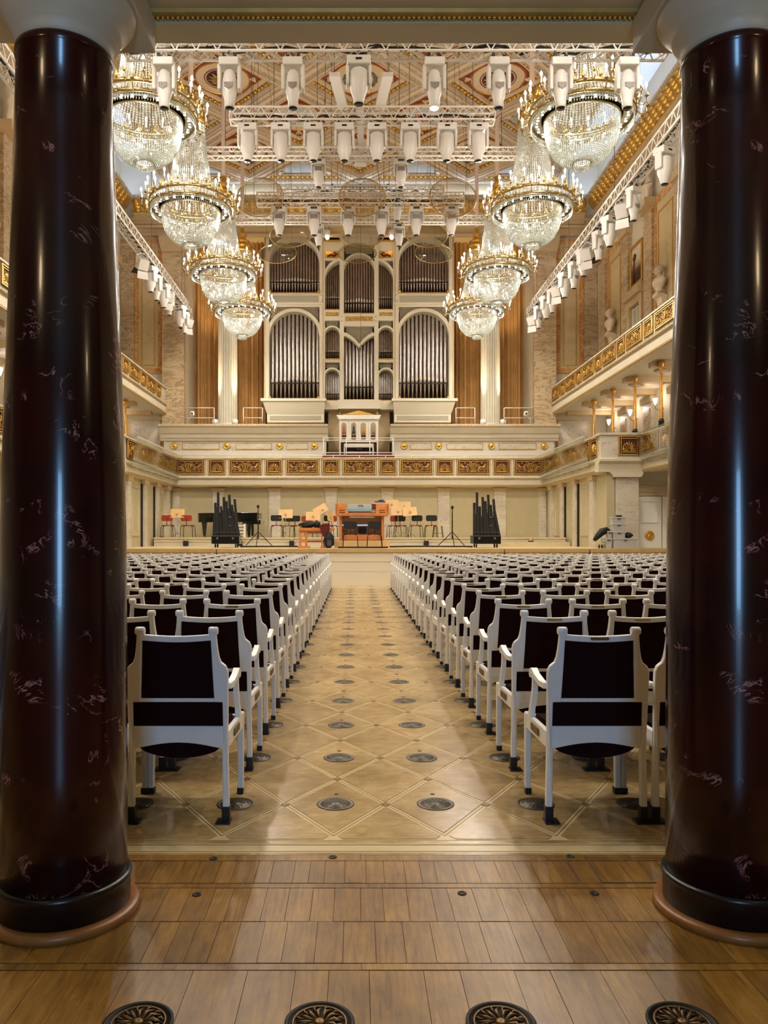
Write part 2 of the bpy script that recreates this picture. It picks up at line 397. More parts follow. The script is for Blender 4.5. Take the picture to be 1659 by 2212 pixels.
# dark centre lines of the inlay bands and the small squares at the crossings
mb = MB(); sq = MB()
dirv = Vector((PW/2, PD/2, 0)).normalized()
for sgn in (1, -1):
    for i in range(-62, 63):
        x0 = i*PW; pts = []
        for t in range(0, 47):
            y = VY0+(t-1)*PD/2; x = x0+sgn*(t-1)*PW/2
            if 3.9 < y < STY and abs(x) < 9.4: pts.append((x, y))
        if len(pts) < 2: continue
        (xa, ya), (xb, yb) = pts[0], pts[-1]; nx, ny = dirv.y*0.0022, dirv.x*0.0022*sgn
        mb.prism([(xa-nx, ya+ny), (xa+nx, ya-ny), (xb+nx, yb-ny), (xb-nx, yb+ny)], 'xy', -0.003, -0.0016)
for i in range(-17, 18):
    for k in range(0, 44):
        x = (i+0.5*(k % 2))*PW; y = VY0+k*PD/2
        if y < STY: sq.prism([(x+0.027, y), (x, y+0.036), (x-0.027, y), (x, y-0.036)], 'xy', -0.004, 0.0008)
mk('inlay_line', mb, M['oakdark'], floor, stuff=True)
mk('inlay_square', sq, M['oakdark'], floor, stuff=True)
# bands between parquet and foreground
for nme, y0, y1, m in (('border_strip', 3.836, 3.868, 'oaktile'), ('border_strip', 3.822, 3.834, 'oakline'), ('border_strip', 3.742, 3.812, 'oakline'),
                       ('border_strip', 3.722, 3.734, 'oakline'), ('border_strip', 3.70, 3.718, 'oaktile')):
    mk(nme, MB().box(-11.5, 11.5, y0, y1, -0.01, 0), M[m], floor)
def planks(y0, y1, w, x0, x1, jit=0.3):
    x = x0
    while x < x1:
        ww = w*random.uniform(1-jit, 1+jit)
        z = random.uniform(-0.0006, 0.0006)
        o = mk('floor_plank', MB().box(x+0.0009, x+ww-0.0009, y0+0.001, y1-0.001, -0.011, 0), M['oak'], floor); o.location.z = z
        x += ww
planks(3.632, 3.698, 0.8, -2.35, 2.1, 0.25)
planks(3.398, 3.628, 0.092, -2.35, 2.3)
planks(3.352, 3.394, 0.95, -2.35, 2.1, 0.25)
planks(3.06, 3.348, 0.092, -2.35, 2.3)
planks(2.762, 3.057, 0.094, -2.35, 2.3)
planks(2.718, 2.758, 1.2, -2.35, 2.1, 0.25)
planks(1.9, 2.714, 0.17, -2.35, 2.25, 0.35)
mb = MB()
for sx in (-1, 1):
    mb.box(*sorted((sx*2.36, sx*11.5)), -3.5, 3.698, -0.011, -0.0012)
mb.box(-2.4, 2.45, -3.5, 1.9, -0.011, -0.0005)
mk('plank_field', mb, M['oak'], floor, stuff=True)
# trap door outline and floor sockets in the foreground
mb = MB(); e = 0.004
for (x0, x1, y0, y1) in ((X_(1262, 3.66), 2.1, 3.655, 3.661), (X_(1300, 3.40), 2.1, 3.40, 3.406)):
    mk('trap_joint', MB().box(x0, x1, y0, y1, -0.002, 0.0012), M['joint'], floor)
for pa, pb in (((1262, 1848), (1299, 1903)), ((1222, 1857), (1250, 1903))):
    A = at(*pa, 1500*1.7/(pa[1]-VY)); B = at(*pb, 1500*1.7/(pb[1]-VY))
    mk('trap_joint', MB().prism([(A.x-e, A.y), (A.x+e, A.y), (B.x+e, B.y), (B.x-e, B.y)], 'xy', -0.002, 0.0012), M['joint'], floor)
sock = MB().lathe([(0.019, 0), (0.019, 0.003), (0.013, 0.004), (0.012, 0.0015), (0.0001, 0.0015)], 14).mesh('floor_socket', M['grilled'])
for px, py in ((461, 1855), (719, 1852), (425, 1933), (998, 1930), (1284, 1930), (1232, 1850)):
    Y = 2550.0/(py-VY); put('floor_socket', sock, floor, (X_(px, Y), Y, 0))
# floor vents
vent_plate = MB().lathe([(0.104, 0.0002), (0.104, 0.003), (0.092, 0.0035), (0.09, 0.0018), (0.084, 0.0018), (0.083, 0.0042), (0.02, 0.0042), (0.018, 0.006), (0.0001, 0.006)], 28).mesh('floor_vent', M['grille'])
slots = MB()
for ring, (r0, r1, n) in enumerate(((0.062, 0.080, 22), (0.024, 0.056, 14))):
    for k in range(n):
        an = 2*pi*(k+0.5*ring)/n; w2 = 0.0042 if ring == 0 else 0.0046
        c, s_ = cos(an), sin(an)
        pts = [(r0*c-w2*0.6*s_, r0*s_+w2*0.6*c), (r0*c+w2*0.6*s_, r0*s_-w2*0.6*c), (r1*c+w2*1.3*s_, r1*s_-w2*1.3*c), (r1*c-w2*1.3*s_, r1*s_+w2*1.3*c)]
        slots.prism(pts, 'xy', 0.0042, 0.0048)
slots = slots.mesh('vent_slots', M['grilled'])
vent_dot = MB().lathe([(0.013, 0.0), (0.013, 0.0025), (0.0001, 0.003)], 10).mesh('floor_pin', M['brassdull'])
for k in range(0, 20):
    Y = VY0+k*PD
    nm_ = 5 if k < 3 else (3 if k < 8 else 2)
    for i in range(-nm_, nm_):
        x = (i+0.5)*PW
        if not vis(x, Y, 30): continue
        v = put('floor_vent', vent_plate, floor, (x, Y, 0))
        if k < 8: s_ = put('vent_slot', slots, v); s_['kind'] = 'stuff'
        if abs(x) < 0.5 and k < 12: put('floor_pin', vent_dot, floor, (x-0.0, Y+0.17, 0))
# the ornate bronze grilles of the foreground
ros = MB()
for k in range(12):
    an = 2*pi*k/12; c, s_ = cos(an), sin(an)
    ros.tube([(0.018*c, 0.018*s_, 0.004), (0.045*c-0.008*s_, 0.045*s_+0.008*c, 0.0085), (0.072*c, 0.072*s_, 0.004)], [0.004, 0.0075, 0.002], 5)
    ros.tube([(0.045*c-0.012*s_, 0.045*s_+0.012*c, 0.005), (0.066*c-0.02*s_, 0.066*s_+0.02*c, 0.007), (0.078*c-0.012*s_, 0.078*s_+0.012*c, 0.004)], [0.002, 0.004, 0.002], 5)
ros.lathe([(0.018, 0.003), (0.016, 0.009), (0.006, 0.011), (0.0001, 0.008)], 12); ros = ros.mesh('rosette', M['brassdull'])
rim = MB().lathe([(0.108, 0), (0.108, 0.005), (0.098, 0.006), (0.097, 0.001), (0.0001, 0.001)], 32).mesh('bronze_grille', M['grilled'])
rim2 = MB().lathe([(0.086, 0.001), (0.086, 0.005), (0.079, 0.005), (0.079, 0.001)], 32, closed=True).mesh('inner_rim', M['brassdull'])
for x in (-1.5*PW, -0.5*PW, 0.5*PW, 1.5*PW):
    g = put('bronze_grille', rim, floor, (x, 2.42, 0.0)); o = put('rosette', ros, g); o['kind'] = 'stuff'; put('inner_rim', rim2, g)

# ================================================================ FRONT COLUMNS AND BEAM
shaft_p = [(0.243, 0.15), (0.2425, 0.6), (0.2405, 1.1), (0.238, 1.5), (0.226, 2.0), (0.207, 2.5), (0.192, 3.0), (0.181, 3.38), (0.187, 3.385), (0.189, 3.40), (0.186, 3.415), (0.178, 3.42)]
for sx, lab in ((-1, 'left'), (1, 'right')):
    c = thing('marble_column', f'massive dark red veined marble column at the {lab} edge of the view', 'column', (sx*1.333, 3.153, 0), 'dark marble columns')
    put('shaft', MB().lathe(shaft_p, 72).mesh('shaft', M['redmarble']), c)
    put('base_band', MB().lathe([(0.254, 0.03), (0.254, 0.128), (0.259, 0.132), (0.261, 0.141), (0.258, 0.15), (0.24, 0.156)], 72).mesh('base_band', M['blackstone']), c)
    put('base_ring', MB().lathe([(0.29, 0.0), (0.292, 0.022), (0.286, 0.034), (0.25, 0.036)], 72).mesh('base_ring', M['oakring']), c)
    put('capital', MB().lathe([(0.178, 3.415), (0.184, 3.44), (0.194, 3.47), (0.200, 3.473), (0.202, 3.487), (0.208, 3.489), (0.211, 3.503), (0.217, 3.505), (0.220, 3.518), (0.245, 3.55), (0.266, 3.575), (0.276, 3.592), (0.277, 3.603), (0.27, 3.608)], 72).mesh('capital', M['cap']), c)
    put('abacus', MB().box(-0.29, 0.29, -0.29, 0.29, 3.606, 3.752).mesh('abacus', M['cap'], 0.006), c)
b_ = mk('trim_1', MB().box(-11.6, 11.6, 2.55, 3.60, 3.80, 4.6), M['beam']); struct(b_)
mk('soffit_strip', MB().box(-11.6, 11.6, 3.46, 3.60, 3.752, 3.80), M['beam'], b_)
mk('soffit_strip', MB().box(-11.6, 11.6, 2.55, 2.70, 3.752, 3.80), M['beam'], b_)
mk('moulding', MB().prism([(3.46, 3.77), (3.46, 3.80), (3.43, 3.80), (3.435, 3.785)], 'yz', -11, 11), M['goldpaint'], b_)
mb = MB()
for k in range(-70, 90): mb.ball((k*0.022, 3.447, 3.768), 0.011, 6, 4)
mk('bead_moulding', mb, M['gold'], b_, stuff=True)
# rear gallery where the camera stands
struct(mk('wall_rear_upper', MB().box(-11.6, 11.6, 3.3, 3.58, 4.6, 17.2), M['plaster']))
struct(mk('ceiling_gallery', MB().box(-11.6, 11.6, -3.6, 2.56, 3.9, 4.1), M['beam']))
for sx, sd in ((-1, 'left'), (1, 'right')):  # pendant bodies added to go with the unseen beam-brightening lamps
    gl_ = thing('added_pendant', f'added brass pendant for the fill light under the rear gallery ceiling, {sd} one', 'lamp', (sx*2.3, 1.3, 3.9), 'added pendants of the rear gallery')
    put('rod', MB().tube([(0, 0, 0), (0, 0, -0.5)], 0.012, 6).mesh('rod', M['brass']), gl_)
    put('cap', MB().lathe([(0.03, -0.5), (0.1, -0.56), (0.12, -0.59), (0.001, -0.575)], 16).mesh('cap', M['brass']), gl_)
for sx in (-1, 1):
    struct(mk('wall_rear_'+('left' if sx < 0 else 'right'), MB().box(*sorted((sx*0.45, sx*11.6)), -3.6, -3.45, 0, 3.9), M['plaster']))
struct(mk('wall_rear_lintel', MB().box(-0.45, 0.45, -3.6, -3.45, 2.55, 3.9), M['plaster']))
d_ = mk('door_1', MB().box(-0.44, 0.44, -3.58, -3.52, 0, 2.54), M['assumed_pane']); struct(d_)  # unseen door, assumed as the source of the blue tint on the chairs
mk('door_frame', MB().box(-0.03, 0.03, -3.52, -3.48, 0, 2.54), M['white'], d_)

# ================================================================ WALLS
UX, GX, WX = 8.04, 10.35, 10.0      # upper balcony front, gallery back wall, upper wall
CEZ, CEX = 16.2, 8.25
def spiral(cx, cz, r0, r1, a0, turns, n=12, y=0.0):
    return [(cx+(r0+(r1-r0)*i/n)*cos(a0+turns*2*pi*i/n), y, cz+(r0+(r1-r0)*i/n)*sin(a0+turns*2*pi*i/n)) for i in range(n+1)]
walls = {}
for sx, sd in ((-1, 'left'), (1, 'right')):
    up = mk('wall_'+sd, MB().box(*sorted((sx*WX, sx*(WX+0.3))), 3.3, 33.2, 7.0, 17.2), M['plaster']); struct(up); walls[sx] = up
    lo = mk('wall_'+sd+'_gallery', MB().box(*sorted((sx*GX, sx*(GX+0.2))), -3.6, 33.2, 0, 7.0), M['plaster']); struct(lo)
    # marble facing panels, pilasters and sconce bays of the gallery wall
    for k in range(6):
        yc = 30.48-k*2.45
        p = mk('wall_pilaster', MB().box(*sorted((sx*(GX-0.12), sx*GX)), yc-0.4, yc+0.4, 4.0, 6.5), M['marble'], lo)
        mk('pilaster_cap', MB().box(*sorted((sx*(GX-0.2), sx*GX)), yc-0.52, yc+0.52, 6.2, 6.42), M['plaster_d'], lo)
        mk('wall_panel', MB().box(*sorted((sx*(GX-0.15), sx*GX)), yc-0.25, yc+0.25, 4.3, 6.0), M['brownmarble'], lo)
    # upper wall bays, 4.95 m apart
    for k in range(5):
        yb = 30.6-4.95*k            # bust panel centre
        if yb < 5: continue
        mk('wall_panel', MB().box(*sorted((sx*(WX-0.05), sx*WX)), yb-0.75, yb+0.75, 7.2, 12.6), M['creampanel'], up)
        mk('panel_frame', MB().annulus([(yb-0.62, 7.6), (yb+0.62, 7.6), (yb+0.62, 12.3), (yb-0.62, 12.3)], [(yb-0.56, 7.66), (yb+0.56, 7.66), (yb+0.56, 12.24), (yb-0.56, 12.24)], 'yz', *sorted((sx*(WX-0.07), sx*(WX-0.04)))), M['goldpaint'], up)
        for d in (-1, 1):
            mk('orange_strip', MB().box(*sorted((sx*(WX-0.08), sx*WX)), yb+d*0.84-0.09, yb+d*0.84+0.09, 7.2, 12.9), M['orangemarble'], up)
            yp = yb+d*1.32
            mk('wall_pilaster', MB().box(*sorted((sx*(WX-0.16), sx*WX)), yp-0.36, yp+0.36, 7.2, 12.6), M['brownmarble'], up)
            mk('pilaster_cap', MB().box(*sorted((sx*(WX-0.26), sx*WX)), yp-0.44, yp+0.44, 12.6, 12.95), M['plaster_d'], up)
        mk('orange_strip', MB().box(*sorted((sx*(WX-0.06), sx*WX)), yb-0.75, yb+0.75, 12.6, 12.9), M['orangemarble'], up)
        # painting and window niche between bays
        yn = yb-2.475
        if yn < 5: continue
        n_ = mk('niche_surround', MB().annulus([(yn-0.72, 7.2), (yn+0.72, 7.2), (yn+0.72, 10.4), (yn-0.72, 10.4)], [(yn-0.5, 7.3), (yn+0.5, 7.3), (yn+0.5, 9.75), (yn-0.5, 9.75)], 'yz', *sorted((sx*(WX-0.22), sx*WX))), M['plaster_d'], up)
        mk('niche_cornice', MB().box(*sorted((sx*(WX-0.36), sx*WX)), yn-0.8, yn+0.8, 10.0, 10.2), M['plaster_d'], up)
        wn = mk('window_'+str(2+k+(5 if sx > 0 else 0)), MB().box(*sorted((sx*(WX-0.06), sx*(WX-0.02))), yn-0.48, yn+0.48, 7.3, 9.74), M['organgrey']); struct(wn)
        for j in range(3):
            mk('muntin', MB().box(*sorted((sx*(WX-0.11), sx*(WX-0.06))), yn-0.47+j*0.45, yn-0.43+j*0.45, 7.3, 9.74), M['white'], wn)
        for j in range(5):
            mk('muntin', MB().box(*sorted((sx*(WX-0.105), sx*(WX-0.06))), yn-0.47, yn+0.47, 7.35+j*0.57, 7.39+j*0.57), M['white'], wn)
struct(mk('wall_back_left', MB().box(-11.6, -7.3, 33.0, 36.6, 1.0, 17.2), M['plaster']))
struct(mk('wall_back_right', MB().box(7.3, 11.6, 33.0, 36.6, 1.0, 17.2), M['plaster']))
struct(mk('wall_back_lintel', MB().box(-7.3, 7.3, 33.0, 36.6, 14.5, 17.2), M['plaster_d']))
struct(mk('wall_back_recess', MB().box(-7.3, 7.3, 36.4, 36.6, 1.0, 14.5), M['plaster_d']))
# entablature bands over the organ recess
tb = mk('trim_2', MB().box(-9.9, 9.9, 32.9, 33.0, 14.0, 14.9), M['plaster_d']); struct(tb)
for z0, z1, d in ((14.02, 14.1, 0.08), (14.34, 14.44, 0.12), (14.66, 14.72, 0.1)):
    mk('moulding', MB().box(-9.9, 9.9, 32.9-d, 32.95, z0, z1), M['plaster_d'], tb)
for sx, sd in ((-1, 'left'), (1, 'right')):
    wb = bpy.data.objects['wall_back_'+sd]
    X = lambda a, b: sorted((sx*a, sx*b))
    mk('marble_pier', MB().box(*X(7.28, 8.2), 32.72, 33.02, 5.9, 13.3), M['brownmarble'], wb)
    mk('pier_capital', MB().prism([(x*sx, z) for x, z in ((7.28, 13.3), (8.2, 13.3), (8.32, 13.75), (8.32, 13.95), (7.16, 13.95), (7.16, 13.75))], 'xz', 32.6, 33.0), M['plaster_d'], wb)
    mk('orange_border', MB().annulus([(sx*x, z) for x, z in ((8.24, 8.3), (9.4, 8.3), (9.4, 13.9), (8.24, 13.9))], [(sx*x, z) for x, z in ((8.42, 8.5), (9.22, 8.5), (9.22, 13.72), (8.42, 13.72))], 'xz', 32.94, 33.02), M['orangemarble'], wb)
    mk('cream_panel', MB().box(*X(8.42, 9.22), 32.96, 33.02, 8.5, 13.72), M['creampanel'], wb)
    mk('panel_frame', MB().annulus([(sx*x, z) for x, z in ((8.54, 8.62), (9.1, 8.62), (9.1, 13.6), (8.54, 13.6))], [(sx*x, z) for x, z in ((8.57, 8.65), (9.07, 8.65), (9.07, 13.57), (8.57, 13.57))], 'xz', 32.93, 32.97), M['goldpaint'], wb)
    mk('wall_panel', MB().box(*X(9.42, 9.98), 32.95, 33.02, 7.2, 13.9), M['brownmarble'], wb)
    mk('gallery_end_panel', MB().box(*X(8.34, 9.6), 32.96, 33.02, 4.9, 6.3), M['marble'], wb)
    mk('panel_frame', MB().annulus([(sx*x, z) for x, z in ((8.3, 4.86), (9.64, 4.86), (9.64, 6.34), (8.3, 6.34))], [(sx*x, z) for x, z in ((8.34, 4.9), (9.6, 4.9), (9.6, 6.3), (8.34, 6.3))], 'xz', 32.93, 33.0), M['goldpaint'], wb)
# cornice under the ceiling cove, with gilded acanthus leaves
prof = [(0, 14.5), (0.12, 14.5), (0.14, 14.66), (0.2, 14.7), (0.22, 14.86), (0.34, 14.9), (0.36, 15.0), (0.52, 15.26), (0.54, 15.34), (0.6, 15.38), (0.6, 15.54), (0, 15.56)]
leaf = MB()
for i, (u, w_, h) in enumerate(((0, 0.16, 0.05), (0.1, 0.2, 0.1), (0.2, 0.17, 0.11), (0.3, 0.1, 0.09))): leaf.ball((0, u*0.85, u*0.75+h*0.4), w_*0.8, 8, 5, 0.7)
leaf_me = leaf.mesh('acanthus_leaf', M['gold'])
def cornice(name, axis, sgn, a, b, step):
    if axis == 'y':
        o = mk(name, MB().prism([(sgn*(WX-d), z) for d, z in prof], 'xz', a, b), M['plaster_d'])
    else:
        o = mk(name, MB().prism([(33.0-d, z) for d, z in prof], 'yz', a, b), M['plaster_d'])
    struct(o)
    gp = [(0.35, 14.92), (0.37, 14.99), (0.53, 15.25), (0.55, 15.33), (0.58, 15.33), (0.58, 15.22), (0.42, 14.95)]
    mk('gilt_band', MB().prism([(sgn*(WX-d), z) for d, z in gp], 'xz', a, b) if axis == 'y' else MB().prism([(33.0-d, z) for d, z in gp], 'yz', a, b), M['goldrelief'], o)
    L = b-a; n = int(L/step); den = MB(); line = MB()
    for k in range(n):
        t = a+(k+0.5)*step
        if axis == 'y':
            l = put('acanthus_leaf', leaf_me, o, (sgn*(WX-0.36), t, 14.98), (0, 0, sgn*pi/2), (step*2.9, 0.9, 1.2))
        else:
            l = put('acanthus_leaf', leaf_me, o, (t, 33-0.36, 14.98), (0, 0, pi), (step*2.9, 0.9, 1.2))
    for k in range(int(L/0.16)):
        t = a+(k+0.5)*0.16
        if axis == 'y': den.box(*sorted((sgn*(WX-0.66), sgn*(WX-0.58))), t-0.05, t+0.05, 15.4, 15.52)
        else: den.box(t-0.05, t+0.05, 33-0.66, 33-0.58, 15.4, 15.52)
    mk('dentil_row', den, M['ceil'], o, stuff=True)
    return o
cornice('trim_3', 'y', 1, 8.0, 32.4, 0.4); cornice('trim_4', 'y', -1, 8.0, 32.4, 0.4); cornice('trim_5', 'x', 1, -9.4, 9.4, 0.4)

# ================================================================ CEILING
struct(mk('ceiling', MB().box(-11.6, 11.6, 3.3, 36.6, 17.2, 17.4), M['cove']))
ceil = bpy.data.objects['ceiling']
mk('ceiling_field', MB().box(-CEX, CEX, 3.6, 32.8, 16.5, 16.7), M['ceil'], ceil)
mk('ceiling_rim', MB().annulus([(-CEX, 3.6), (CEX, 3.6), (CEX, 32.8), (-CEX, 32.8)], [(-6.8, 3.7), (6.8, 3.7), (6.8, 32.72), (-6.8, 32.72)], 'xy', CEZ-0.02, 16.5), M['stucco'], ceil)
for d, zz in ((0.05, 0.06), (0.5, 0.05), (0.95, 0.05)):
    for sx in (-1, 1): mk('moulding', MB().box(*sorted((sx*(CEX-d), sx*(CEX-d-0.1))), 3.6, 32.8, CEZ-0.02-zz, CEZ), M['ceil'], ceil)
CA, CB = 2.25, 2.35
def scaled(P, c, s): return [(c[0]+(p[0]-c[0])*s, c[1]+(p[1]-c[1])*s) for p in P]
def frustum(mb, P, c, s0, z0, s1, z1):
    a = scaled(P, c, s0); b = scaled(P, c, s1); n = len(P)
    mb.add([(x, y, z0) for x, y in a]+[(x, y, z1) for x, y in b], [(i, (i+1) % n, n+(i+1) % n, n+i) for i in range(n)])
coffer_cache = {}
def coffer_meshes(kind, P, c):
    if kind in coffer_cache: return coffer_cache[kind]
    R = {}
    mb = MB(); frustum(mb, P, c, 1.0, 0.0, 0.955, -0.0); frustum(mb, P, c, 0.955, 0.0, 0.95, 0.03); frustum(mb, P, c, 0.95, 0.03, 0.855, 0.03); frustum(mb, P, c, 0.855, 0.03, 0.85, -0.03)
    frustum(mb, P, c, 0.85, -0.03, 0.82, -0.03); frustum(mb, P, c, 0.82, -0.03, 0.815, 0.05); frustum(mb, P, c, 0.815, 0.05, 0.79, 0.05); frustum(mb, P, c, 0.79, 0.05, 0.78, 0.0); frustum(mb, P, c, 0.78, 0.0, 0.77, 0.0); frustum(mb, P, c, 0.77, 0.0, 0.755, 0.10)
    R['rib'] = mb.mesh('rib', M['ceil'])
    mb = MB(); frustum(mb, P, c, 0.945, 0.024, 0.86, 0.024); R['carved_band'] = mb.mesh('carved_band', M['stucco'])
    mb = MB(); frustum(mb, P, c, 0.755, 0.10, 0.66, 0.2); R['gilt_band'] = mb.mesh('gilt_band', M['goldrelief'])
    mb = MB(); frustum(mb, P, c, 0.66, 0.2, 0.655, 0.15); frustum(mb, P, c, 0.655, 0.15, 0.63, 0.15); frustum(mb, P, c, 0.63, 0.15, 0.6, 0.22); R['inner_moulding'] = mb.mesh('inner_moulding', M['ceil'])
    mb = MB(); frustum(mb, P, c, 0.6, 0.22, 0.565, 0.22); R['gilt_fillet'] = mb.mesh('gilt_fillet', M['goldrelief'])
    mb = MB(); mb.add([(x, y, 0.24) for x, y in scaled(P, c, 0.58)], [tuple(range(len(P)))]); R['field'] = mb.mesh('field', M['trifield'] if kind[0] == 't' else M['ceilred'])
    eg = MB(); n = len(P); Q = scaled(P, c, 0.71)
    for i in range(n):
        a, b = Vector(Q[i]), Vector(Q[(i+1) % n]); L = (b-a).length; m_ = int(L/0.19)
        for k in range(m_):
            p = a+(b-a)*((k+0.5)/m_); eg.ball((p.x, p.y, 0.135), 0.066, 6, 4, 0.8)
    R['egg_moulding'] = eg.mesh('egg_moulding', M['gold'])
    tip = MB(); Q = scaled(P, c, 0.46)
    for i in range(n):
        d = (Vector(c)-Vector(Q[i])).normalized(); q = Vector((-d.y, d.x))
        for a in (-0.5, 0, 0.5):
            e = Vector(Q[i])+d*0.22*cos(a)*-0.2+q*0.14*sin(a)*1.4
            tip.tube([(Q[i][0]+d.x*0.2, Q[i][1]+d.y*0.2, 0.22), (e.x, e.y, 0.2)], [0.02, 0.045], 5)
    R['corner_palmette'] = tip.mesh('corner_palmette', M['ceil'])
    coffer_cache[kind] = R; return R
disc = {}
def disc_parts():
    f = lambda *pr: MB().lathe(list(pr), 36, caps=False)
    disc['red_ring'] = f((0.96, 0.235), (0.955, 0.2), (0.89, 0.2), (0.885, 0.21)).mesh('red_ring', M['ceilred'])
    disc['gilt_ring'] = f((0.89, 0.205), (0.87, 0.18), (0.85, 0.205)).mesh('gilt_ring', M['gold'])
    disc['cream_disc'] = f((0.85, 0.208), (0.001, 0.208)).mesh('cream_disc', M['ceil'])
    disc['inner_ring'] = f((0.6, 0.206), (0.58, 0.18), (0.56, 0.206)).mesh('inner_ring', M['ceilred'])
    ro = MB()
    for k in range(14):
        an = 2*pi*k/14; ro.tube([(0.13*cos(an), 0.13*sin(an), 0.19), (0.3*cos(an), 0.3*sin(an), 0.165), (0.47*cos(an), 0.47*sin(an), 0.19)], [0.03, 0.055, 0.02], 5)
    ro.lathe([(0.14, 0.2), (0.1, 0.14), (0.001, 0.12)], 14, caps=False)
    disc['rosette'] = ro.mesh('rosette', M['goldrelief'])
    disc['rosette_ground'] = f((0.52, 0.2), (0.001, 0.2)).mesh('rosette_ground', M['relred'])
    wr = MB()
    for k in range(30):
        an = 2*pi*k/30
        wr.ball((0.5*cos(an), 0.5*sin(an), 0.18), 0.085 if k % 2 else 0.065, 6, 4, 0.5)
    disc['wreath'] = wr.mesh('wreath', plain('wreath_grey_green', lin((104,106,96)), 0.6))
    fg = MB(); fg.ball((0.05, 0.12, 0.19), 0.15, 8, 5, 0.4); fg.ball((-0.12, -0.05, 0.19), 0.2, 8, 5, 0.4); fg.tube([(-0.3, -0.3, 0.19), (0.0, -0.05, 0.18), (0.3, 0.25, 0.19)], [0.05, 0.09, 0.03], 6)
    disc['painted_figure'] = fg.mesh('painted_figure', plain('figure_rose', lin((190,120,84)), 0.6, noise=0.3, nscale=6))
    disc['sky_disc'] = f((0.62, 0.204), (0.001, 0.204)).mesh('sky_disc', plain('painted_sky', lin((196,200,196)), 0.6, noise=0.1))
disc_parts()
DP = [(CA, 0), (0, CB), (-CA, 0), (0, -CB)]
def coffer(kind, P, c, x, y, style):
    R = coffer_meshes(kind, P, c)
    o = put('coffer', R['rib'], ceil, (x, y, CEZ))
    for k in ('carved_band', 'gilt_band', 'inner_moulding', 'gilt_fillet', 'field', 'egg_moulding', 'corner_palmette'):
        q = put(k, R[k], o)
        if k in ('egg_moulding', 'corner_palmette'): q['kind'] = 'stuff'
    if style == 'tri': return
    names = {'medal': ('red_ring', 'gilt_ring', 'cream_disc', 'inner_ring', 'rosette_ground', 'rosette'), 'wreath': ('red_ring', 'gilt_ring', 'cream_disc', 'wreath'), 'figure': ('red_ring', 'gilt_ring', 'cream_disc', 'sky_disc', 'painted_figure')}[style]
    for k in names:
        q = put(k, disc[k], o)
        if k in ('rosette', 'wreath', 'painted_figure'): q['kind'] = 'stuff'
for k in range(0, 10):
    y = 30.4-CB*k
    if y < 7: break
    if k % 2 == 0:
        for x in (-4.5, 0, 4.5): coffer('d', DP, (0, 0), x, y, 'wreath' if x == 0 and k == 2 else ('figure' if x == 0 else 'medal'))
    else:
        for x in (-2.25, 2.25): coffer('d', DP, (0, 0), x, y, 'figure')
        for sx in (-1, 1):
            P = [(0, CB), (0, -CB), (-sx*CA, 0)] if sx > 0 else [(0, CB), (CA, 0), (0, -CB)]
            coffer('t%d' % sx, P, (-sx*0.78, 0), sx*6.75, y, 'tri')
for x in (-2.25, 2.25): coffer('tb', [(-CA, 0), (0, -CB), (CA, 0)], (0, -0.78), x, 32.75, 'tri')
for sx in (-1, 1): coffer('tc%d' % sx, [(-sx*CA, 0), (0, -CB), (0, 0)], (-sx*0.62, -0.66), sx*6.75, 32.75, 'tri')
# ================================================================ STAGE
stage = thing('stage_platform', 'pale wooden concert stage across the front of the hall', 'stage', (0, STY, 0))
mk('deck', MB().box(-10.3, 10.3, STY+0.02, 31.85, STZ-0.06, STZ), M['stagewood'], stage)
mk('edge_board', MB().box(-10.3, 10.3, STY-0.05, STY+0.06, STZ-0.115, STZ+0.002), M['stagelip'], stage, 0.008)
for z0, z1, d in ((0.0, 0.42, 0.0), (0.425, 0.72, 0.012), (0.725, STZ-0.115, 0.0)):
    mk('front_panel', MB().box(-10.3, 10.3, STY+d, STY+0.08, z0, z1), M['white'] if False else M['organwhite'], stage)
for px in (468, 1089, 1273):
    mk('joint', MB().box(X_(px, STY)-0.012, X_(px, STY)+0.012, STY-0.056, STY, STZ-0.2, STZ-0.02), M['relred'], stage)
RZ, RY = 1.433, 28.6
riser = thing('stage_riser', 'cream raised step along the back of the stage', 'riser', (0, RY, STZ))
mk('body', MB().box(-7.48, 7.48, RY, 31.76, STZ, RZ-0.05), M['organwhite'], riser)
mk('top_board', MB().box(-7.48, 7.48, RY-0.06, 31.76, RZ-0.05, RZ), M['stagewood'], riser)
mk('ledge', MB().box(-7.48, 7.48, RY-0.05, RY, STZ+0.17, STZ+0.2), M['organwhite'], riser)
for px in (1245,):
    mk('step', MB().box(5.0, 7.5, RY-0.5, RY-0.06, STZ, STZ+0.16), M['stagewood'], riser)
# walls around the stage
wb = mk('wall_stage_back', MB().box(-7.6, 7.6, 31.9, 32.1, STZ, 3.7), M['stagewall']); struct(wb)
mk('top_moulding', MB().box(-7.6, 7.6, 31.78, 31.92, 3.44, 3.56), M['plaster'], wb)
for x in (-7.42, -5.70, -3.42, -1.14, 1.14, 3.42, 5.70, 7.42):
    h = 0.235 if abs(x) < 7 else 0.15
    mk('pilaster', MB().box(x-h, x+h, 31.84, 31.92, STZ, 3.3), M['marble'], wb)
    mk('pilaster_cap', MB().prism([(x-h-0.02, 3.3), (x+h+0.02, 3.3), (x+h+0.07, 3.42), (x+h+0.07, 3.46), (x-h-0.07, 3.46), (x-h-0.07, 3.42)], 'xz', 31.78, 31.92), M['plaster_d'], wb)
mk('panel_moulding', MB().annulus([(-0.85, 1.9), (0.85, 1.9), (0.85, 3.2), (-0.85, 3.2)], [(-0.82, 1.93), (0.82, 1.93), (0.82, 3.17), (-0.82, 3.17)], 'xz', 31.88, 31.92), M['plaster'], wb)
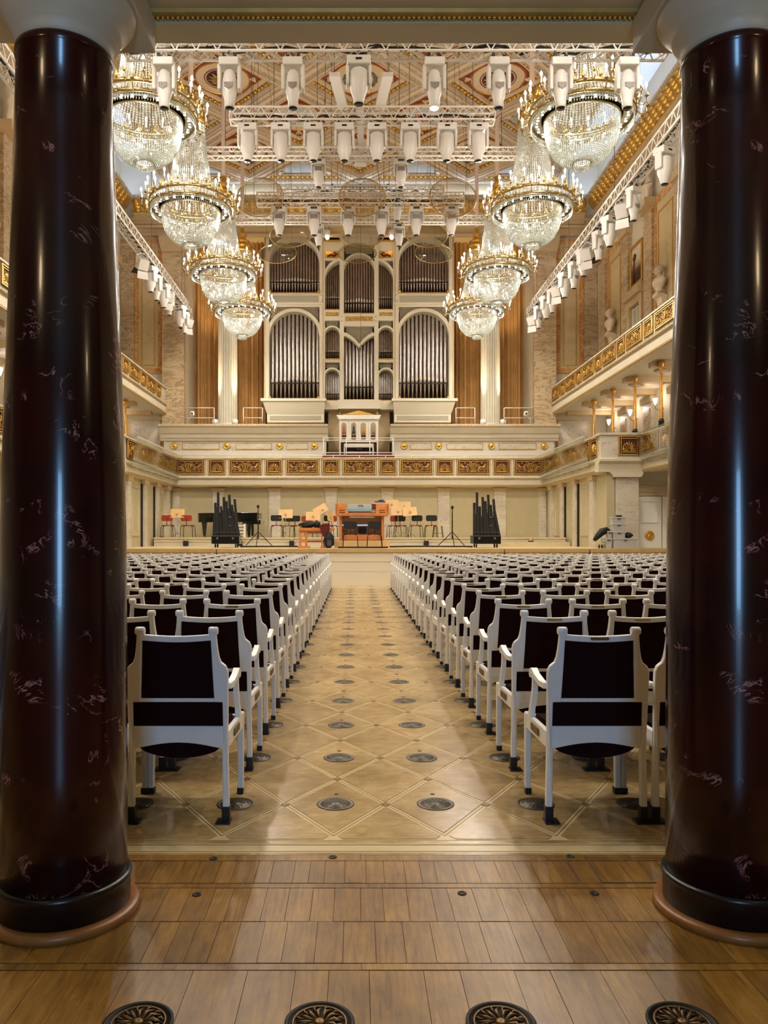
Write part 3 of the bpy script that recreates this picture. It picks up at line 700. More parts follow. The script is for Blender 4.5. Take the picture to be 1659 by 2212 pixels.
for sx, sd in ((-1, 'left'), (1, 'right')):
    ws = mk('wall_stage_'+sd, MB().box(*sorted((sx*7.6, sx*7.85)), 24.3, 32.1, STZ, 3.7), M['stagewall']); struct(ws)
    mk('top_moulding', MB().box(*sorted((sx*7.5, sx*7.62)), 24.3, 31.9, 3.44, 3.56), M['plaster'], ws)
    for yc in (30.9, 29.3, 27.6, 25.6):
        mk('pilaster', MB().box(*sorted((sx*7.5, sx*7.62)), yc-0.22, yc+0.22, STZ, 3.3), M['marble'], ws)
        mk('pilaster_cap', MB().box(*sorted((sx*7.45, sx*7.62)), yc-0.28, yc+0.28, 3.3, 3.46), M['plaster_d'], ws)
    for yc in (29.02, 27.32):
        mk('dark_slot', MB().box(*sorted((sx*7.55, sx*7.61)), yc-0.05, yc+0.05, STZ, 3.3), M['organdark'], ws)
    for yc in (30.1, 26.6):
        mk('panel_moulding', MB().annulus([(yc-0.38, 1.5), (yc+0.38, 1.5), (yc+0.38, 3.15), (yc-0.38, 3.15)], [(yc-0.35, 1.53), (yc+0.35, 1.53), (yc+0.35, 3.12), (yc-0.35, 3.12)], 'yz', *sorted((sx*7.57, sx*7.61))), M['plaster'], ws)
    # corner pier and door wall facing the audience
    pr = thing('marble_pier', f'square pale marble pier at the {sd} front corner of the stage', 'pier', (sx*8.2, 24.5, STZ), 'stage corner piers')
    mk('shaft', MB().box(*sorted((sx*7.87, sx*8.59)), 24.28, 24.68, STZ, 3.3), M['marble'], pr, 0.01)
    mk('capital', MB().prism([(sx*x, z) for x, z in ((7.76, 3.3), (8.64, 3.3), (8.66, 3.38), (8.74, 3.44), (8.74, 3.52), (7.66, 3.52), (7.66, 3.44), (7.74, 3.38))], 'xz', 24.16, 24.9), M['plaster'], pr)
    mk('base', MB().box(*sorted((sx*7.86, sx*8.59)), 24.24, 24.68, STZ, STZ+0.14), M['marble'], pr)
    dw = mk('wall_stage_side_'+sd, MB().box(*sorted((sx*8.6, sx*11.4)), 24.7, 24.9, STZ, 3.7), M['plaster']); struct(dw)
    for z in (2.75, 2.87, 3.0, 3.12): mk('moulding', MB().box(*sorted((sx*8.62, sx*11.4)), 24.66, 24.72, z, z+0.05), M['plaster_d'], dw)
    dr = mk('door_'+('2' if sx < 0 else '3'), MB().box(*sorted((sx*8.66, sx*9.42)), 24.62, 24.7, STZ, 2.72), M['white'], None, 0.006); struct(dr)
    cx = sx*9.04
    mk('door_panel', MB().annulus([(cx-0.26, 1.9), (cx+0.26, 1.9), (cx+0.26, 2.6), (cx-0.26, 2.6)], [(cx-0.22, 1.94), (cx+0.22, 1.94), (cx+0.22, 2.56), (cx-0.22, 2.56)], 'xz', 24.59, 24.63), M['white'], dr)
    md = MB().lathe([(0.15, 0), (0.15, 0.02), (0.13, 0.04), (0.10, 0.02), (0.07, 0.035), (0.03, 0.02), (0.02, 0.05), (0.001, 0.05)], 24)
    md.xf(Matrix.Translation((cx, 24.62, 1.5)) @ Matrix.Rotation(pi/2, 4, 'X')); mk('door_medallion', md, M['gold'], dr)
    d2 = mk('door_leaf', MB().box(*sorted((sx*9.45, sx*10.2)), 24.64, 24.7, STZ, 2.72), M['white'], dr)

# ================================================================ BALCONIES
def orn_large():
    mb = MB(); r = 0.013
    for s in (-1, 1):
        for (cx, cz, r1, a0, t) in ((0.20, 0.05, 0.085, 2.2, 1.5), (0.33, -0.06, 0.095, 0.9, -1.4), (0.46, 0.06, 0.08, 3.6, 1.4), (0.47, -0.09, 0.06, 1.2, -1.2), (0.22, -0.11, 0.055, 4.0, 1.2)):
            mb.tube([(s*x, y, z) for x, y, z in spiral(cx, cz, r1, 0.012, a0, t, 11, -0.02)], [r*(1-0.04*i) for i in range(12)], 4)
        mb.tube([(s*0.03, -0.02, -0.16), (s*0.14, -0.025, -0.14), (s*0.28, -0.025, 0.0), (s*0.4, -0.025, -0.02), (s*0.53, -0.02, 0.13)], [0.016, 0.014, 0.014, 0.012, 0.006], 4)
        mb.tube([(s*0.03, -0.03, -0.14), (s*0.10, -0.035, -0.06), (s*0.085, -0.035, 0.06), (s*0.055, -0.03, 0.12), (s*0.09, -0.03, 0.16)], [0.02, 0.02, 0.016, 0.014, 0.01], 5)
        for (x, z, a) in ((0.30, 0.12, 0.6), (0.40, -0.14, -0.5), (0.54, 0.0, 0.1), (0.12, 0.13, 1.0), (0.53, -0.15, -0.4), (0.36, 0.10, 1.9)):
            mb.tube([(s*x, -0.02, z), (s*(x+0.03*cos(a)), -0.035, z+0.03*sin(a)), (s*(x+0.07*cos(a)), -0.02, z+0.07*sin(a))], [0.006, 0.02, 0.004], 4)
    mb.box(-0.1, 0.1, -0.035, 0.0, -0.175, -0.15); mb.box(-0.075, 0.075, -0.04, -0.02, 0.10, 0.12)
    for x in (-0.03, 0, 0.03): mb.box(x-0.006, x+0.006, -0.035, -0.02, -0.14, 0.11)
    return mb.mesh('scroll_and_lyre', M['gold'])
def orn_small():
    mb = MB()
    for k in range(-4, 5):
        a = pi/2+k*0.36; L = 0.24-0.012*abs(k)
        mb.tube([(0.02*cos(a), -0.02, -0.12+0.02*sin(a)), (0.6*L*cos(a), -0.03, -0.12+0.6*L*sin(a)), (L*cos(a), -0.025, -0.12+L*sin(a)), (L*cos(a+0.1*k)*1.02, -0.02, -0.12+L*sin(a+0.1*k)-0.02)], [0.008, 0.014, 0.02, 0.012], 5)
    for s in (-1, 1): mb.tube([(s*x, y, z) for x, y, z in spiral(0.12, -0.13, 0.06, 0.012, 2.6, 1.3, 10, -0.02)], 0.012, 4)
    mb.box(-0.17, 0.17, -0.03, 0.0, -0.185, -0.165)
    return mb.mesh('palmette', M['gold'])
ORN = {'L': orn_large(), 'S': orn_small()}
def panel_meshes(w, h, k):
    back = MB().box(-w/2, w/2, -0.012, 0.05, -h/2, h/2).mesh('relief_panel', M['relred'])
    mb = MB()
    def fr(a, b, t, d):
        mb.annulus([(-a, -b), (a, -b), (a, b), (-a, b)], [(-a+t, -b+t), (a-t, -b+t), (a-t, b-t), (-a+t, b-t)], 'xz', -d, -0.01)
    fr(w/2, h/2, 0.035, 0.045); fr(w/2-0.075, h/2-0.075, 0.022, 0.035)
    for s in (-1, 1):
        mb.box(s*(w/2-0.086)-0.009, s*(w/2-0.086)+0.009, -0.03, -0.01, -h/2, h/2)
    return back, mb.mesh('gilt_frame', M['gold'])
PAN = {'L': panel_meshes(1.30, 0.60, 'L'), 'S': panel_meshes(0.67, 0.60, 'S')}
def add_panel(root, kind, x, z, small=1.0):
    b, f = PAN[kind]
    p = put('relief_panel', b, root, (x, 0.0, z), None, (1, 1, small)); put('gilt_frame', f, p)
    o = put('ornament', ORN[kind], p, (0, 0, 0), None, (1.0, 1, 1.05)); o['kind'] = 'stuff'
def balcony(name, label, org, rz, L, zr, zp0, zp1, zc, depth, first, group=None, skip=()):
    """local frame: x along the front, -y towards the hall; zr rail top, zp0..zp1 panel band, zc soffit"""
    b = thing(name, label, 'balcony', (org[0], org[1], 0), group, rz)
    H = zp1-zp0
    put('parapet', MB().box(0, L, 0.02, 0.2, zp0-0.1, zr-0.05).mesh('parapet', M['marble']), b)
    put('handrail', MB().box(0, L, -0.05, 0.24, zr-0.06, zr).mesh('handrail', M['marble'], 0.01), b)
    put('cornice', MB().prism([(-0.02, zp0-0.08), (-0.06, zp0-0.12), (-0.06, zp0-0.16), (0.02, zp0-0.19), (-0.0, zp0-0.26), (-0.01, zc+0.08), (0.03, zc+0.02), (0.03, zc), (0.4, zc), (0.4, zp0-0.08)], 'yz', 0, L).mesh('cornice', M['plaster']), b)
    put('gilt_line', MB().box(0, L, -0.015, 0.04, zc+0.03, zc+0.055).mesh('gilt_line', M['goldpaint']), b)
    dn = MB()
    for k in range(int(L/0.13)): dn.box(k*0.13+0.02, k*0.13+0.095, -0.075, -0.02, zp0-0.175, zp0-0.115)
    d = put('dentil_row', dn.mesh('dentil_row', M['plaster_d']), b); d['kind'] = 'stuff'
    put('slab', MB().box(0, L, 0.2, depth, zc+0.05, zp0-0.1).mesh('slab', M['plaster']), b)
    x = first; k = 0
    while x < L:
        kind = 'L' if k % 2 == 0 else 'S'; half = 0.65 if kind == 'L' else 0.335
        if x+half > L+0.15: break
        if x-half > -0.2 and k not in skip: add_panel(b, kind, x, (zp0+zp1)/2, H/0.60)
        put('post', MB().box(x+half+0.05, x+half+0.11, -0.02, 0.02, zp0-0.08, zr-0.06).mesh('post', M['plaster']), b)
        x += 1.14; k += 1
    return b
Z1 = (4.63, 3.96, 4.56, 3.48)
cb = balcony('choir_balcony', 'straight back balcony with red and gold lyre panels above the stage', (-7.38, 31.5), 0, 14.76, 4.63, 3.96, 4.56, 3.46, 1.6, 0.54)
rl = MB()
for k in range(15): rl.box(k*1.05+0.02, k*1.05+0.05, 0.06, 0.09, 4.63, 4.72)
o = put('rail_post', rl.mesh('rail_post', M['white']), cb); o['kind'] = 'stuff'
put('thin_rail', MB().tube([(0, 0.075, 4.72), (14.76, 0.075, 4.72)], 0.018, 6).mesh('thin_rail', M['white']), cb)
put('reading_ledge', MB().box(0, 14.76, 0.25, 0.5, 4.58, 4.66).mesh('reading_ledge', M['relred']), cb)
for sx, sd in ((-1, 'left'), (1, 'right')):
    rz = -pi/2 if sx > 0 else pi/2
    def org(x, ya, yb): return (sx*x, yb if sx > 0 else ya)
    b1 = balcony('stage_side_balcony', f'{sd} side balcony running along the stage behind glass panes', org(7.38, 24.52, 31.5), rz, 6.98, 4.63, 3.96, 4.56, 3.46, 3.9, 1.0, 'side balconies beside the stage')
    b2 = balcony('hall_side_balcony', f'{sd} lower balcony along the seating area', org(8.66, 4.5, 24.3), rz, 19.8, 4.63, 3.96, 4.56, 3.46, 2.7, 0.8, 'lower side balconies')
    b3 = balcony('upper_balcony', f'{sd} upper balcony with gilded openwork panels and a coffered soffit', org(UX, 4.5, 32.98), rz, 28.48, 7.65, 7.1, 7.56, 6.55, 3.4, 0.75, 'upper side balconies')
    # corner pedestal where the two lower runs meet, facing the audience
    cp = thing('balcony_corner', f'{sd} balcony corner pedestal with one gilded panel above the marble pier', 'balcony', (sx*8.2, 24.3, 3.5), 'balcony corner pedestals')
    mk('body', MB().box(*sorted((sx*7.36, sx*8.72)), 24.1, 24.5, 3.8, 4.6), M['marble'], cp)
    mk('handrail', MB().box(*sorted((sx*7.3, sx*8.78)), 24.05, 24.5, 4.58, 4.65), M['marble'], cp)
    mk('cornice', MB().prism([(24.1, 3.9), (24.02, 3.84), (24.02, 3.78), (24.14, 3.7), (24.16, 3.46), (24.5, 3.46), (24.5, 3.9)], 'yz', *sorted((sx*7.3, sx*8.76))), M['plaster'], cp)
    p = put('relief_panel', PAN['S'][0], cp, (sx*8.22-cp.location.x, 24.1-24.3, 4.26-3.5)); put('gilt_frame', PAN['S'][1], p); oo = put('ornament', ORN['S'], p); oo['kind'] = 'stuff'
    # glass panes hung in front of the lower side balconies
    n = 0
    for k in range(7):
        y0 = 24.9+k*0.94
        g = mk('glass_pane', MB().hexa([(sx*7.24, y0, 3.7), (sx*7.232, y0, 3.7), (sx*7.232, y0+0.92, 3.7), (sx*7.24, y0+0.92, 3.7)], [(sx*7.06, y0, 4.64), (sx*7.052, y0, 4.64), (sx*7.052, y0+0.92, 4.64), (sx*7.06, y0+0.92, 4.64)]), M['glass'])
        tag(g, f'tilted clear glass pane on the {sd} stage balcony, {ORD[6-k]} from the organ wall', 'glass pane', f'glass panes on the {sd} stage balcony')
        mk('edge', MB().box(*sorted((sx*7.05, sx*7.075)), y0, y0+0.92, 4.63, 4.655), M['organwhite'], g)
    for k in range(3):
        y0 = 23.9-(k+1)*1.0
        g = mk('glass_pane', MB().hexa([(sx*8.52, y0, 3.7), (sx*8.512, y0, 3.7), (sx*8.512, y0+0.97, 3.7), (sx*8.52, y0+0.97, 3.7)], [(sx*8.36, y0, 4.6), (sx*8.352, y0, 4.6), (sx*8.352, y0+0.97, 4.6), (sx*8.36, y0+0.97, 4.6)]), M['glass'])
        tag(g, f'tilted glass pane on the {sd} hall balcony, {ORD[k]} in front of the corner pedestal', 'glass pane', f'glass panes on the {sd} hall balcony')
    for o_ in [q for q in COL.objects if q.name.startswith('glass_pane') and q.parent is None and q['label'].find(sd+' ') > 0]:
        ys = [v.co.y for v in o_.data.vertices]; xs_ = [v.co.x for v in o_.data.vertices]; yc = (min(ys)+max(ys))/2; xi = max(xs_, key=abs)
        mk('bracket', MB().box(*sorted((xi-sx*0.01, xi+sx*0.2)), yc-0.012, yc+0.012, 3.70, 3.73), M['chrome'], o_)
    # soffit of the upper balcony
    for k in range(12):
        y = 32.2-k*2.28
        lx = (32.98-y) if sx > 0 else (y-4.5)
        put('soffit_beam', MB().box(-0.16, 0.16, 0.45, 3.3, 6.43, 6.6).mesh('soffit_beam', M['plaster_d']), b3, (lx, 0, 0))
        lx2 = lx+(1.14 if sx > 0 else -1.14)
        if 0.7 < lx2 < 28:
            r_ = put('soffit_rosette', MB().lathe([(0.5, 6.59), (0.46, 6.56), (0.36, 6.56), (0.34, 6.58), (0.001, 6.585)], 24, caps=False).mesh('soffit_rosette', M['fixgrey']), b3, (lx2, 1.6, 0), None, (0.9, 1.2, 1))
            put('rosette_boss', MB().lathe([(0.24, 6.58), (0.14, 6.55), (0.001, 6.54)], 16, caps=False).mesh('rosette_boss', M['goldrelief']), r_)
    # slender gilded columns between the two balconies
    cprof = [(0.085, 4.05), (0.085, 4.2), (0.055, 4.24), (0.06, 4.9), (0.05, 4.92), (0.066, 4.96), (0.05, 5.0), (0.066, 5.05), (0.048, 5.1), (0.06, 5.15), (0.046, 5.2), (0.045, 6.2), (0.04, 6.26), (0.07, 6.34), (0.05, 6.38), (0.10, 6.46), (0.11, 6.55)]
    cm = MB().lathe(cprof, 14).mesh('gilded_column', M['goldcol'])
    dk = MB().lathe([(0.088, 4.04), (0.09, 4.7), (0.075, 4.78), (0.09, 4.8), (0.066, 4.9)], 14).mesh('dark_base', M['blackstone'])
    for k in range(8):
        y = 29.3-2.15*k
        # gilded posts stand behind the balcony front
        if sx < 0 and y > 22.5: pass
        g = thing('gilded_column', f'slender gilded column under the {sd} upper balcony, {ORD[k]} from the organ end', 'column', (sx*8.72, y, 4.0), f'gilded columns of the {sd} gallery')
        put('shaft', cm, g, (0, 0, -4.0)); put('base', dk, g, (0, 0, -4.0))
    # wall sconces of the gallery
    for k in range(6):
        y = 31.7-2.45*k
        s_ = thing('wall_sconce', f'lit glass wall sconce in the {sd} gallery, {ORD[k]} from the organ end', 'wall lamp', (sx*(GX-0.05), y, 5.85), f'wall sconces of the {sd} gallery')
        mk('arm', MB().tube([(sx*(GX-0.02), y, 5.85), (sx*(GX-0.2), y, 5.77), (sx*(GX-0.3), y, 5.85), (sx*(GX-0.3), y, 5.97)], 0.016, 6), M['brass'], s_)
        sh = MB().lathe([(0.025, 0), (0.045, 0.04), (0.065, 0.12), (0.08, 0.2)], 14, (sx*(GX-0.3), y, 5.97), caps=False); mk('shade', sh, M['sconce'], s_)
        light('sconce_lamp', 'POINT', (sx*(GX-0.5), y, 6.2), 7, (1.0, 0.86, 0.72), shadow_soft_size=0.08).parent = None
# ---------------- statues and busts on the upper walls
def figure_mesh(name, chain, edges, rad, m):
    me = bpy.data.meshes.new(name); me.from_pydata(chain, edges, [])
    o = bpy.data.objects.new(name, me); COL.objects.link(o)
    md = o.modifiers.new('skin', 'SKIN'); sv = me.skin_vertices[0].data
    for i, r in enumerate(rad): sv[i].radius = (r, r)
    sv[0].use_root = True
    o.modifiers.new('sub', 'SUBSURF').levels = 2
    dg = bpy.context.evaluated_depsgraph_get(); e = o.evaluated_get(dg)
    out = bpy.data.meshes.new_from_object(e); out.name = name
    bpy.data.objects.remove(o); out.materials.clear(); out.materials.append(m)
    out.polygons.foreach_set('use_smooth', [True]*len(out.polygons)); return out
st_me = figure_mesh('standing_statue', [(0, 0, 0.62), (0, 0.0, 0.85), (0, 0, 1.05), (0, 0, 1.16), (0, -0.02, 1.28), (0.17, -0.02, 1.03), (0.24, -0.1, 0.82), (0.12, -0.2, 0.9), (-0.17, -0.02, 1.03), (-0.26, -0.05, 0.86), (-0.22, -0.18, 1.08), (0.09, 0, 0.35), (0.1, -0.02, 0.02), (-0.08, -0.05, 0.35), (-0.1, 0.02, 0.02), (0.02, 0.06, 0.3), (0.02, 0.1, 0.02)],
    [(0, 1), (1, 2), (2, 3), (3, 4), (2, 5), (5, 6), (6, 7), (2, 8), (8, 9), (9, 10), (0, 11), (11, 12), (0, 13), (13, 14), (0, 15), (15, 16)],
    [0.15, 0.13, 0.15, 0.06, 0.1, 0.07, 0.05, 0.04, 0.07, 0.05, 0.04, 0.11, 0.08, 0.11, 0.09, 0.14, 0.15], M['statue'])
bu_me = MB().lathe([(0.09, 0.0), (0.13, 0.06), (0.11, 0.12), (0.17, 0.2), (0.24, 0.34), (0.25, 0.42), (0.2, 0.5), (0.09, 0.55), (0.075, 0.62), (0.08, 0.64)], 16).mesh('chest', M['statue'])
hd_me = MB().ball((0, -0.02, 0.76), 0.125, 14, 9, 1.2).ball((0, 0.02, 0.82), 0.128, 12, 7).prism([(-0.02, 0.70), (0.02, 0.70), (0.0, 0.80)], 'xz', -0.175, -0.12).mesh('head', M['statue'])
cons_me = MB().prism([(0, 0), (0.02, 0.3), (-0.34, 0.42), (-0.36, 0.3), (-0.22, 0.22), (-0.2, 0.05), (-0.1, -0.08)], 'yz', -0.2, 0.2).mesh('console', M['statue'], 0.02)
for sx, sd in ((-1, 'left'), (1, 'right')):
    rz = -pi/2 if sx > 0 else pi/2
    for k in range(3):
        y = 26.8-4.95*k
        if sx < 0 and k == 0: pass
        s_ = tag(put('standing_statue', st_me, None, (sx*(WX-0.26), y, 12.86), (0, 0, rz), (1.25, 1.0, 1.2)), f'cream plaster figure standing high on the {sd} wall, {ORD[k]} from the organ', 'statue', f'statues on the {sd} wall')
        pl = put('plinth', MB().box(-0.3, 0.3, -0.2, 0.28, -0.2, 0.02).mesh('plinth', M['plaster_d']), s_)
        y = 30.6-4.95*k
        b_ = thing('bust', f'pale bust on a scrolled console on the {sd} wall, {ORD[k]} from the organ', 'bust', (sx*(WX-0.06), y, 9.0), f'busts on the {sd} wall', rz)
        put('chest', bu_me, b_, (0, -0.2, 0.40), None, (1.5, 0.75, 0.95)); put('head', hd_me, b_, (0, -0.2, 0.30), None, (1.15, 1.15, 1.1)); put('console', cons_me, b_)
        yp = 30.6-2.475-4.95*k
        pa = thing('painting', f'gold framed landscape painting with a palm on the {sd} wall, {ORD[k]} from the organ', 'painting', (sx*(WX-0.05), yp, 11.2), f'paintings on the {sd} wall', rz)
        if 'paintm' not in M:
            m, t, bb = nm('landscape_paint'); co = coords(t, 1.0); sp = t.nodes.new('ShaderNodeSeparateXYZ'); t.links.new(co, sp.inputs[0])
            n = N(t, 'ShaderNodeTexNoise', Scale=4.0, Detail=6.0); t.links.new(co, n.inputs['Vector'])
            ad = N(t, 'ShaderNodeMath', operation='MULTIPLY_ADD'); ad.inputs[1].default_value = 0.7; t.links.new(n.outputs[0], ad.inputs[0]); t.links.new(sp.outputs[2], ad.inputs[2])
            r = ramp(t, [(0.0, lin((58,34,20))), (0.22, lin((110,72,40))), (0.34, lin((150,130,100))), (0.5, lin((206,190,160))), (1, lin((222,210,186)))], ad.outputs[0]); t.links.new(r.outputs[0], bb.inputs['Base Color']); M['paintm'] = m
        put('canvas', MB().box(-0.5, 0.5, -0.04, 0, -0.65, 0.65).mesh('canvas', M['paintm']), pa)
        put('frame', MB().annulus([(-0.6, -0.75), (0.6, -0.75), (0.6, 0.75), (-0.6, 0.75)], [(-0.5, -0.65), (0.5, -0.65), (0.5, 0.65), (-0.5, 0.65)], 'xz', -0.1, 0).mesh('frame', M['gold'], 0.015), pa)
        pm = MB().tube([(-0.3, -0.05, -0.6), (-0.28, -0.05, 0.1), (-0.22, -0.05, 0.3)], [0.035, 0.025, 0.02], 5)
        for a in range(8): pm.tube([(-0.22, -0.05, 0.3), (-0.22+0.12*cos(a*0.8), -0.052, 0.34+0.1*sin(a*0.8)), (-0.22+0.2*cos(a*0.8), -0.05, 0.28+0.14*sin(a*0.8))], [0.012, 0.025, 0.004], 4)
        put('painted_palm', pm.mesh('painted_palm', M['brassdull'] if False else M['relred']), pa)['kind'] = 'stuff'
# ================================================================ CHOIR PARAPETS
for sx, sd in ((-1, 'left'), (1, 'right')):
    X = lambda a, b: sorted((sx*a, sx*b))
    p = thing('marble_parapet', f'cream marble parapet with gold medallions {sd} of the small organ cabinet', 'parapet', (sx*4.8, 32.4, 4.5), 'choir parapets')
    mk('body', MB().box(*X(1.36, 8.05), 32.45, 33.0, 4.5, 6.06), M['marble'], p)
    mk('cornice', MB().prism([(32.46, 5.38), (32.4, 5.4), (32.38, 5.5), (32.34, 5.52), (32.33, 5.66), (32.28, 5.7), (32.2, 5.92), (32.14, 5.96), (32.14, 6.06), (32.9, 6.06), (32.9, 5.38)], 'yz', *X(1.28, 8.2)), M['plaster'], p)
    dn = MB()
    for k in range(57): x = 1.3+k*0.12; dn.box(*X(x, x+0.07), 32.1, 32.16, 5.98, 6.04)
    mk('dentil_row', dn, M['plaster_d'], p, stuff=True)
    mk('base_course', MB().box(*X(1.36, 8.05), 32.40, 32.46, 4.5, 4.98), M['organwhite'], p)
    md = MB().lathe([(0.14, 0), (0.14, 0.03), (0.12, 0.045), (0.11, 0.03), (0.08, 0.05), (0.03, 0.045), (0.025, 0.065), (0.001, 0.065)], 20).xf(Matrix.Rotation(pi/2, 4, 'X')).mesh('medallion', M['gold'])
    xs = (1.85, 3.28, 5.45, 7.62)
    for x in xs: put('medallion', md, p, (sx*x-p.location.x, 32.44-32.4, 5.2-4.5))
    for a, b in ((2.1, 3.0), (3.6, 5.1), (5.75, 7.3)):
        mk('veined_panel', MB().box(*X(a, b), 32.435, 32.46, 5.05, 5.34), M['brownmarble'] if False else M['marble'], p)
        a2, b2 = X(a, b)
        mk('panel_frame', MB().annulus([(a2, 5.05), (b2, 5.05), (b2, 5.34), (a2, 5.34)], [(a2+0.03, 5.08), (b2-0.03, 5.08), (b2-0.03, 5.31), (a2+0.03, 5.31)], 'xz', 32.42, 32.45), M['goldpaint'], p)
    mk('gallery_floor', MB().box(*X(1.36, 7.3), 33.0, 36.4, 5.9, 6.04), M['plaster_d'], p)
    # guard rails on the parapet
    for j, (xa, xb, nm2) in enumerate(((X_(983, 33)+0.02, X_(1025, 33), 'beside the organ'), (X_(1088, 33), X_(1155, 33), 'beside the marble pier'))):
        xa, xb = sx*xa, sx*xb
        g = thing('guard_rail', f'thin white guard rail on the {sd} parapet {nm2}', 'railing', ((xa+xb)/2, 32.9, 6.05), 'guard rails on the parapets')
        for z in (6.42, 6.84): mk('rail', MB().tube([(xa, 32.9, z), (xb, 32.9, z)], 0.016, 6), M['white'], g)
        for x in (xa, xb): mk('post', MB().tube([(x, 32.9, 6.05), (x, 32.9, 6.84)], 0.016, 6), M['white'], g)
    # fluted columns in front of the curtains
    fc = thing('fluted_column', f'pale fluted column lit from below {sd} of the organ', 'column', (sx*5.63, 33.75, 6.04), 'fluted columns beside the organ')
    mb = MB(); n = 24*4; R0 = 0.41
    lv = [(0.0, 1.0), (2.5, 0.99), (5.5, 0.95), (8.4, 0.88)]
    vs_ = []; 
    for z, s_ in lv:
        for k in range(n):
            r = (R0-(0.035 if k % 4 in (1, 2, 3) else 0)+(0.008 if k % 4 in (1, 3) else 0))*s_; an = 2*pi*k/n
            vs_.append((r*cos(an), r*sin(an), z+0.22))
    mb.add(vs_, [(i*n+k, i*n+(k+1) % n, (i+1)*n+(k+1) % n, (i+1)*n+k) for i in range(len(lv)-1) for k in range(n)])
    put('shaft', mb.mesh('shaft', M['cap']), fc)
    put('base', MB().lathe([(0.52, 0), (0.52, 0.07), (0.49, 0.1), (0.5, 0.13), (0.45, 0.17), (0.46, 0.2), (0.42, 0.24)], 32).mesh('base', M['cap']), fc)
    put('capital', MB().lathe([(0.36, 8.6), (0.4, 8.66), (0.38, 8.75), (0.5, 9.0), (0.56, 9.06), (0.56, 9.2)], 24).mesh('capital', M['plaster']), fc)
    # uplighters at its foot
    for j, dx in enumerate((-0.42, 0.42)):
        u = thing('uplighter', f'small white moving uplight at the {("left","right")[j]} foot of the {sd} fluted column', 'spotlight', (sx*5.63+dx, 33.05, 6.05), 'uplights on the parapets')
        put('base', MB().box(-0.14, 0.14, -0.1, 0.1, 0, 0.1).mesh('base', M['fixture'], 0.015), u)
        put('head', MB().lathe([(0.1, 0.12), (0.13, 0.16), (0.13, 0.28), (0.1, 0.32), (0.09, 0.33), (0.001, 0.32)], 14).mesh('head', M['fixture']), u)
        light('uplight_beam', 'SPOT', (sx*5.63+dx, 33.1, 6.42), 1100, (1.0, 0.78, 0.48), spot_size=radians(26), spot_blend=0.6, shadow_soft_size=0.04, rot=(radians(180-13), radians(4 if dx > 0 else -4), 0))
    # curtains
    for j, (xa, xb) in enumerate(((4.0, 5.6), (5.6, 7.34))):
        n = 150; vs_ = []; fs_ = []
        for i in range(n+1):
            t = i/n; x = xa+(xb-xa)*t; f = 13+3*sin(t*5)
            dy = 0.13*sin(t*f*2*pi*0.55)+0.05*sin(t*61+j)
            for q, z in enumerate((6.0, 9.0, 14.5)): vs_.append((sx*x, 34.9+dy*(1.0-0.15*q), z))
        for i in range(n):
            for q in range(2): a = i*3+q; fs_.append((a, a+3, a+4, a+1))
        cu = mk('curtain', MB().add(vs_, fs_, True), M['curtain'])
        tag(cu, f'tall ochre pleated curtain {sd} of the organ, {("between organ and fluted column","between fluted column and pier")[j]}', 'curtain', 'curtains beside the organ')

# ================================================================ GREAT ORGAN
OY = 33.5
def ou(u): return (u-826)/195.8
def ov(v): return 14.84-v/195.8
organ = thing('pipe_organ', 'huge cream and gold pipe organ with arched towers of silver pipes', 'organ', (0, OY, 6.0))
def obox(name, u0, u1, v0, v1, y0, y1, m, mir=True, par=None, bevel=0.0):
    r = []
    for s in ((1, -1) if mir else (1,)):
        a, b = sorted((s*ou(u0), s*ou(u1)))
        r.append(mk(name, MB().box(a, b, OY+y0, OY+y1, ov(v1), ov(v0)), M[m], par or organ, bevel))
    return r
obox('back_board', 36, 1616, 40, 1484, 1.0, 1.1, 'organdark', False)
# towers
obox('tower_post', 35, 76, 40, 1482, 0, 1.0, 'organwhite'); obox('tower_post', 495, 536, 40, 1482, 0, 1.0, 'organwhite')
obox('post_fillet', 40, 46, 60, 1470, -0.02, 0.02, 'goldpaint'); obox('post_fillet', 524, 528, 60, 1470, -0.02, 0.02, 'goldpaint')
obox('tower_rail', 70, 500, 590, 704, 0.02, 0.9, 'organwhite'); obox('grey_panel', 86, 486, 612, 664, -0.005, 0.05, 'organgrey')
obox('rail_moulding', 60, 536, 596, 604, -0.05, 0.05, 'organwhite'); obox('rail_moulding', 60, 536, 672, 690, -0.04, 0.05, 'organwhite')
obox('top_rail', 35, 536, 40, 88, 0, 0.9, 'organwhite')
obox('gilt_line', 78, 494, 586, 591, -0.03, 0.1, 'goldpaint')
# narrow bays and centre
obox('bay_post', 664, 700, 110, 1484, 0, 0.9, 'organwhite'); obox('bay_post', 534, 543, 160, 1484, 0.02, 0.9, 'organwhite')
obox('bay_rail', 536, 668, 160, 315, 0.05, 0.9, 'organwhite'); obox('bay_rail', 536, 668, 728, 818, 0.03, 0.9, 'organwhite'); obox('bay_rail', 536, 668, 1140, 1166, 0.03, 0.9, 'organwhite')
obox('bay_cornice', 532, 672, 150, 162, -0.06, 0.3, 'goldpaint'); obox('bay_rail', 664, 988, 100, 180, 0.02, 0.9, 'organwhite', False)
obox('centre_rail', 690, 962, 762, 866, 0.02, 0.9, 'organwhite', False)
obox('carved_strip', 548, 656, 750, 780, -0.01, 0.05, 'goldrelief'); obox('carved_strip', 712, 940, 786, 822, -0.01, 0.05, 'goldrelief', False)
obox('swan_panel', 546, 656, 240, 296, 0.02, 0.08, 'gold')
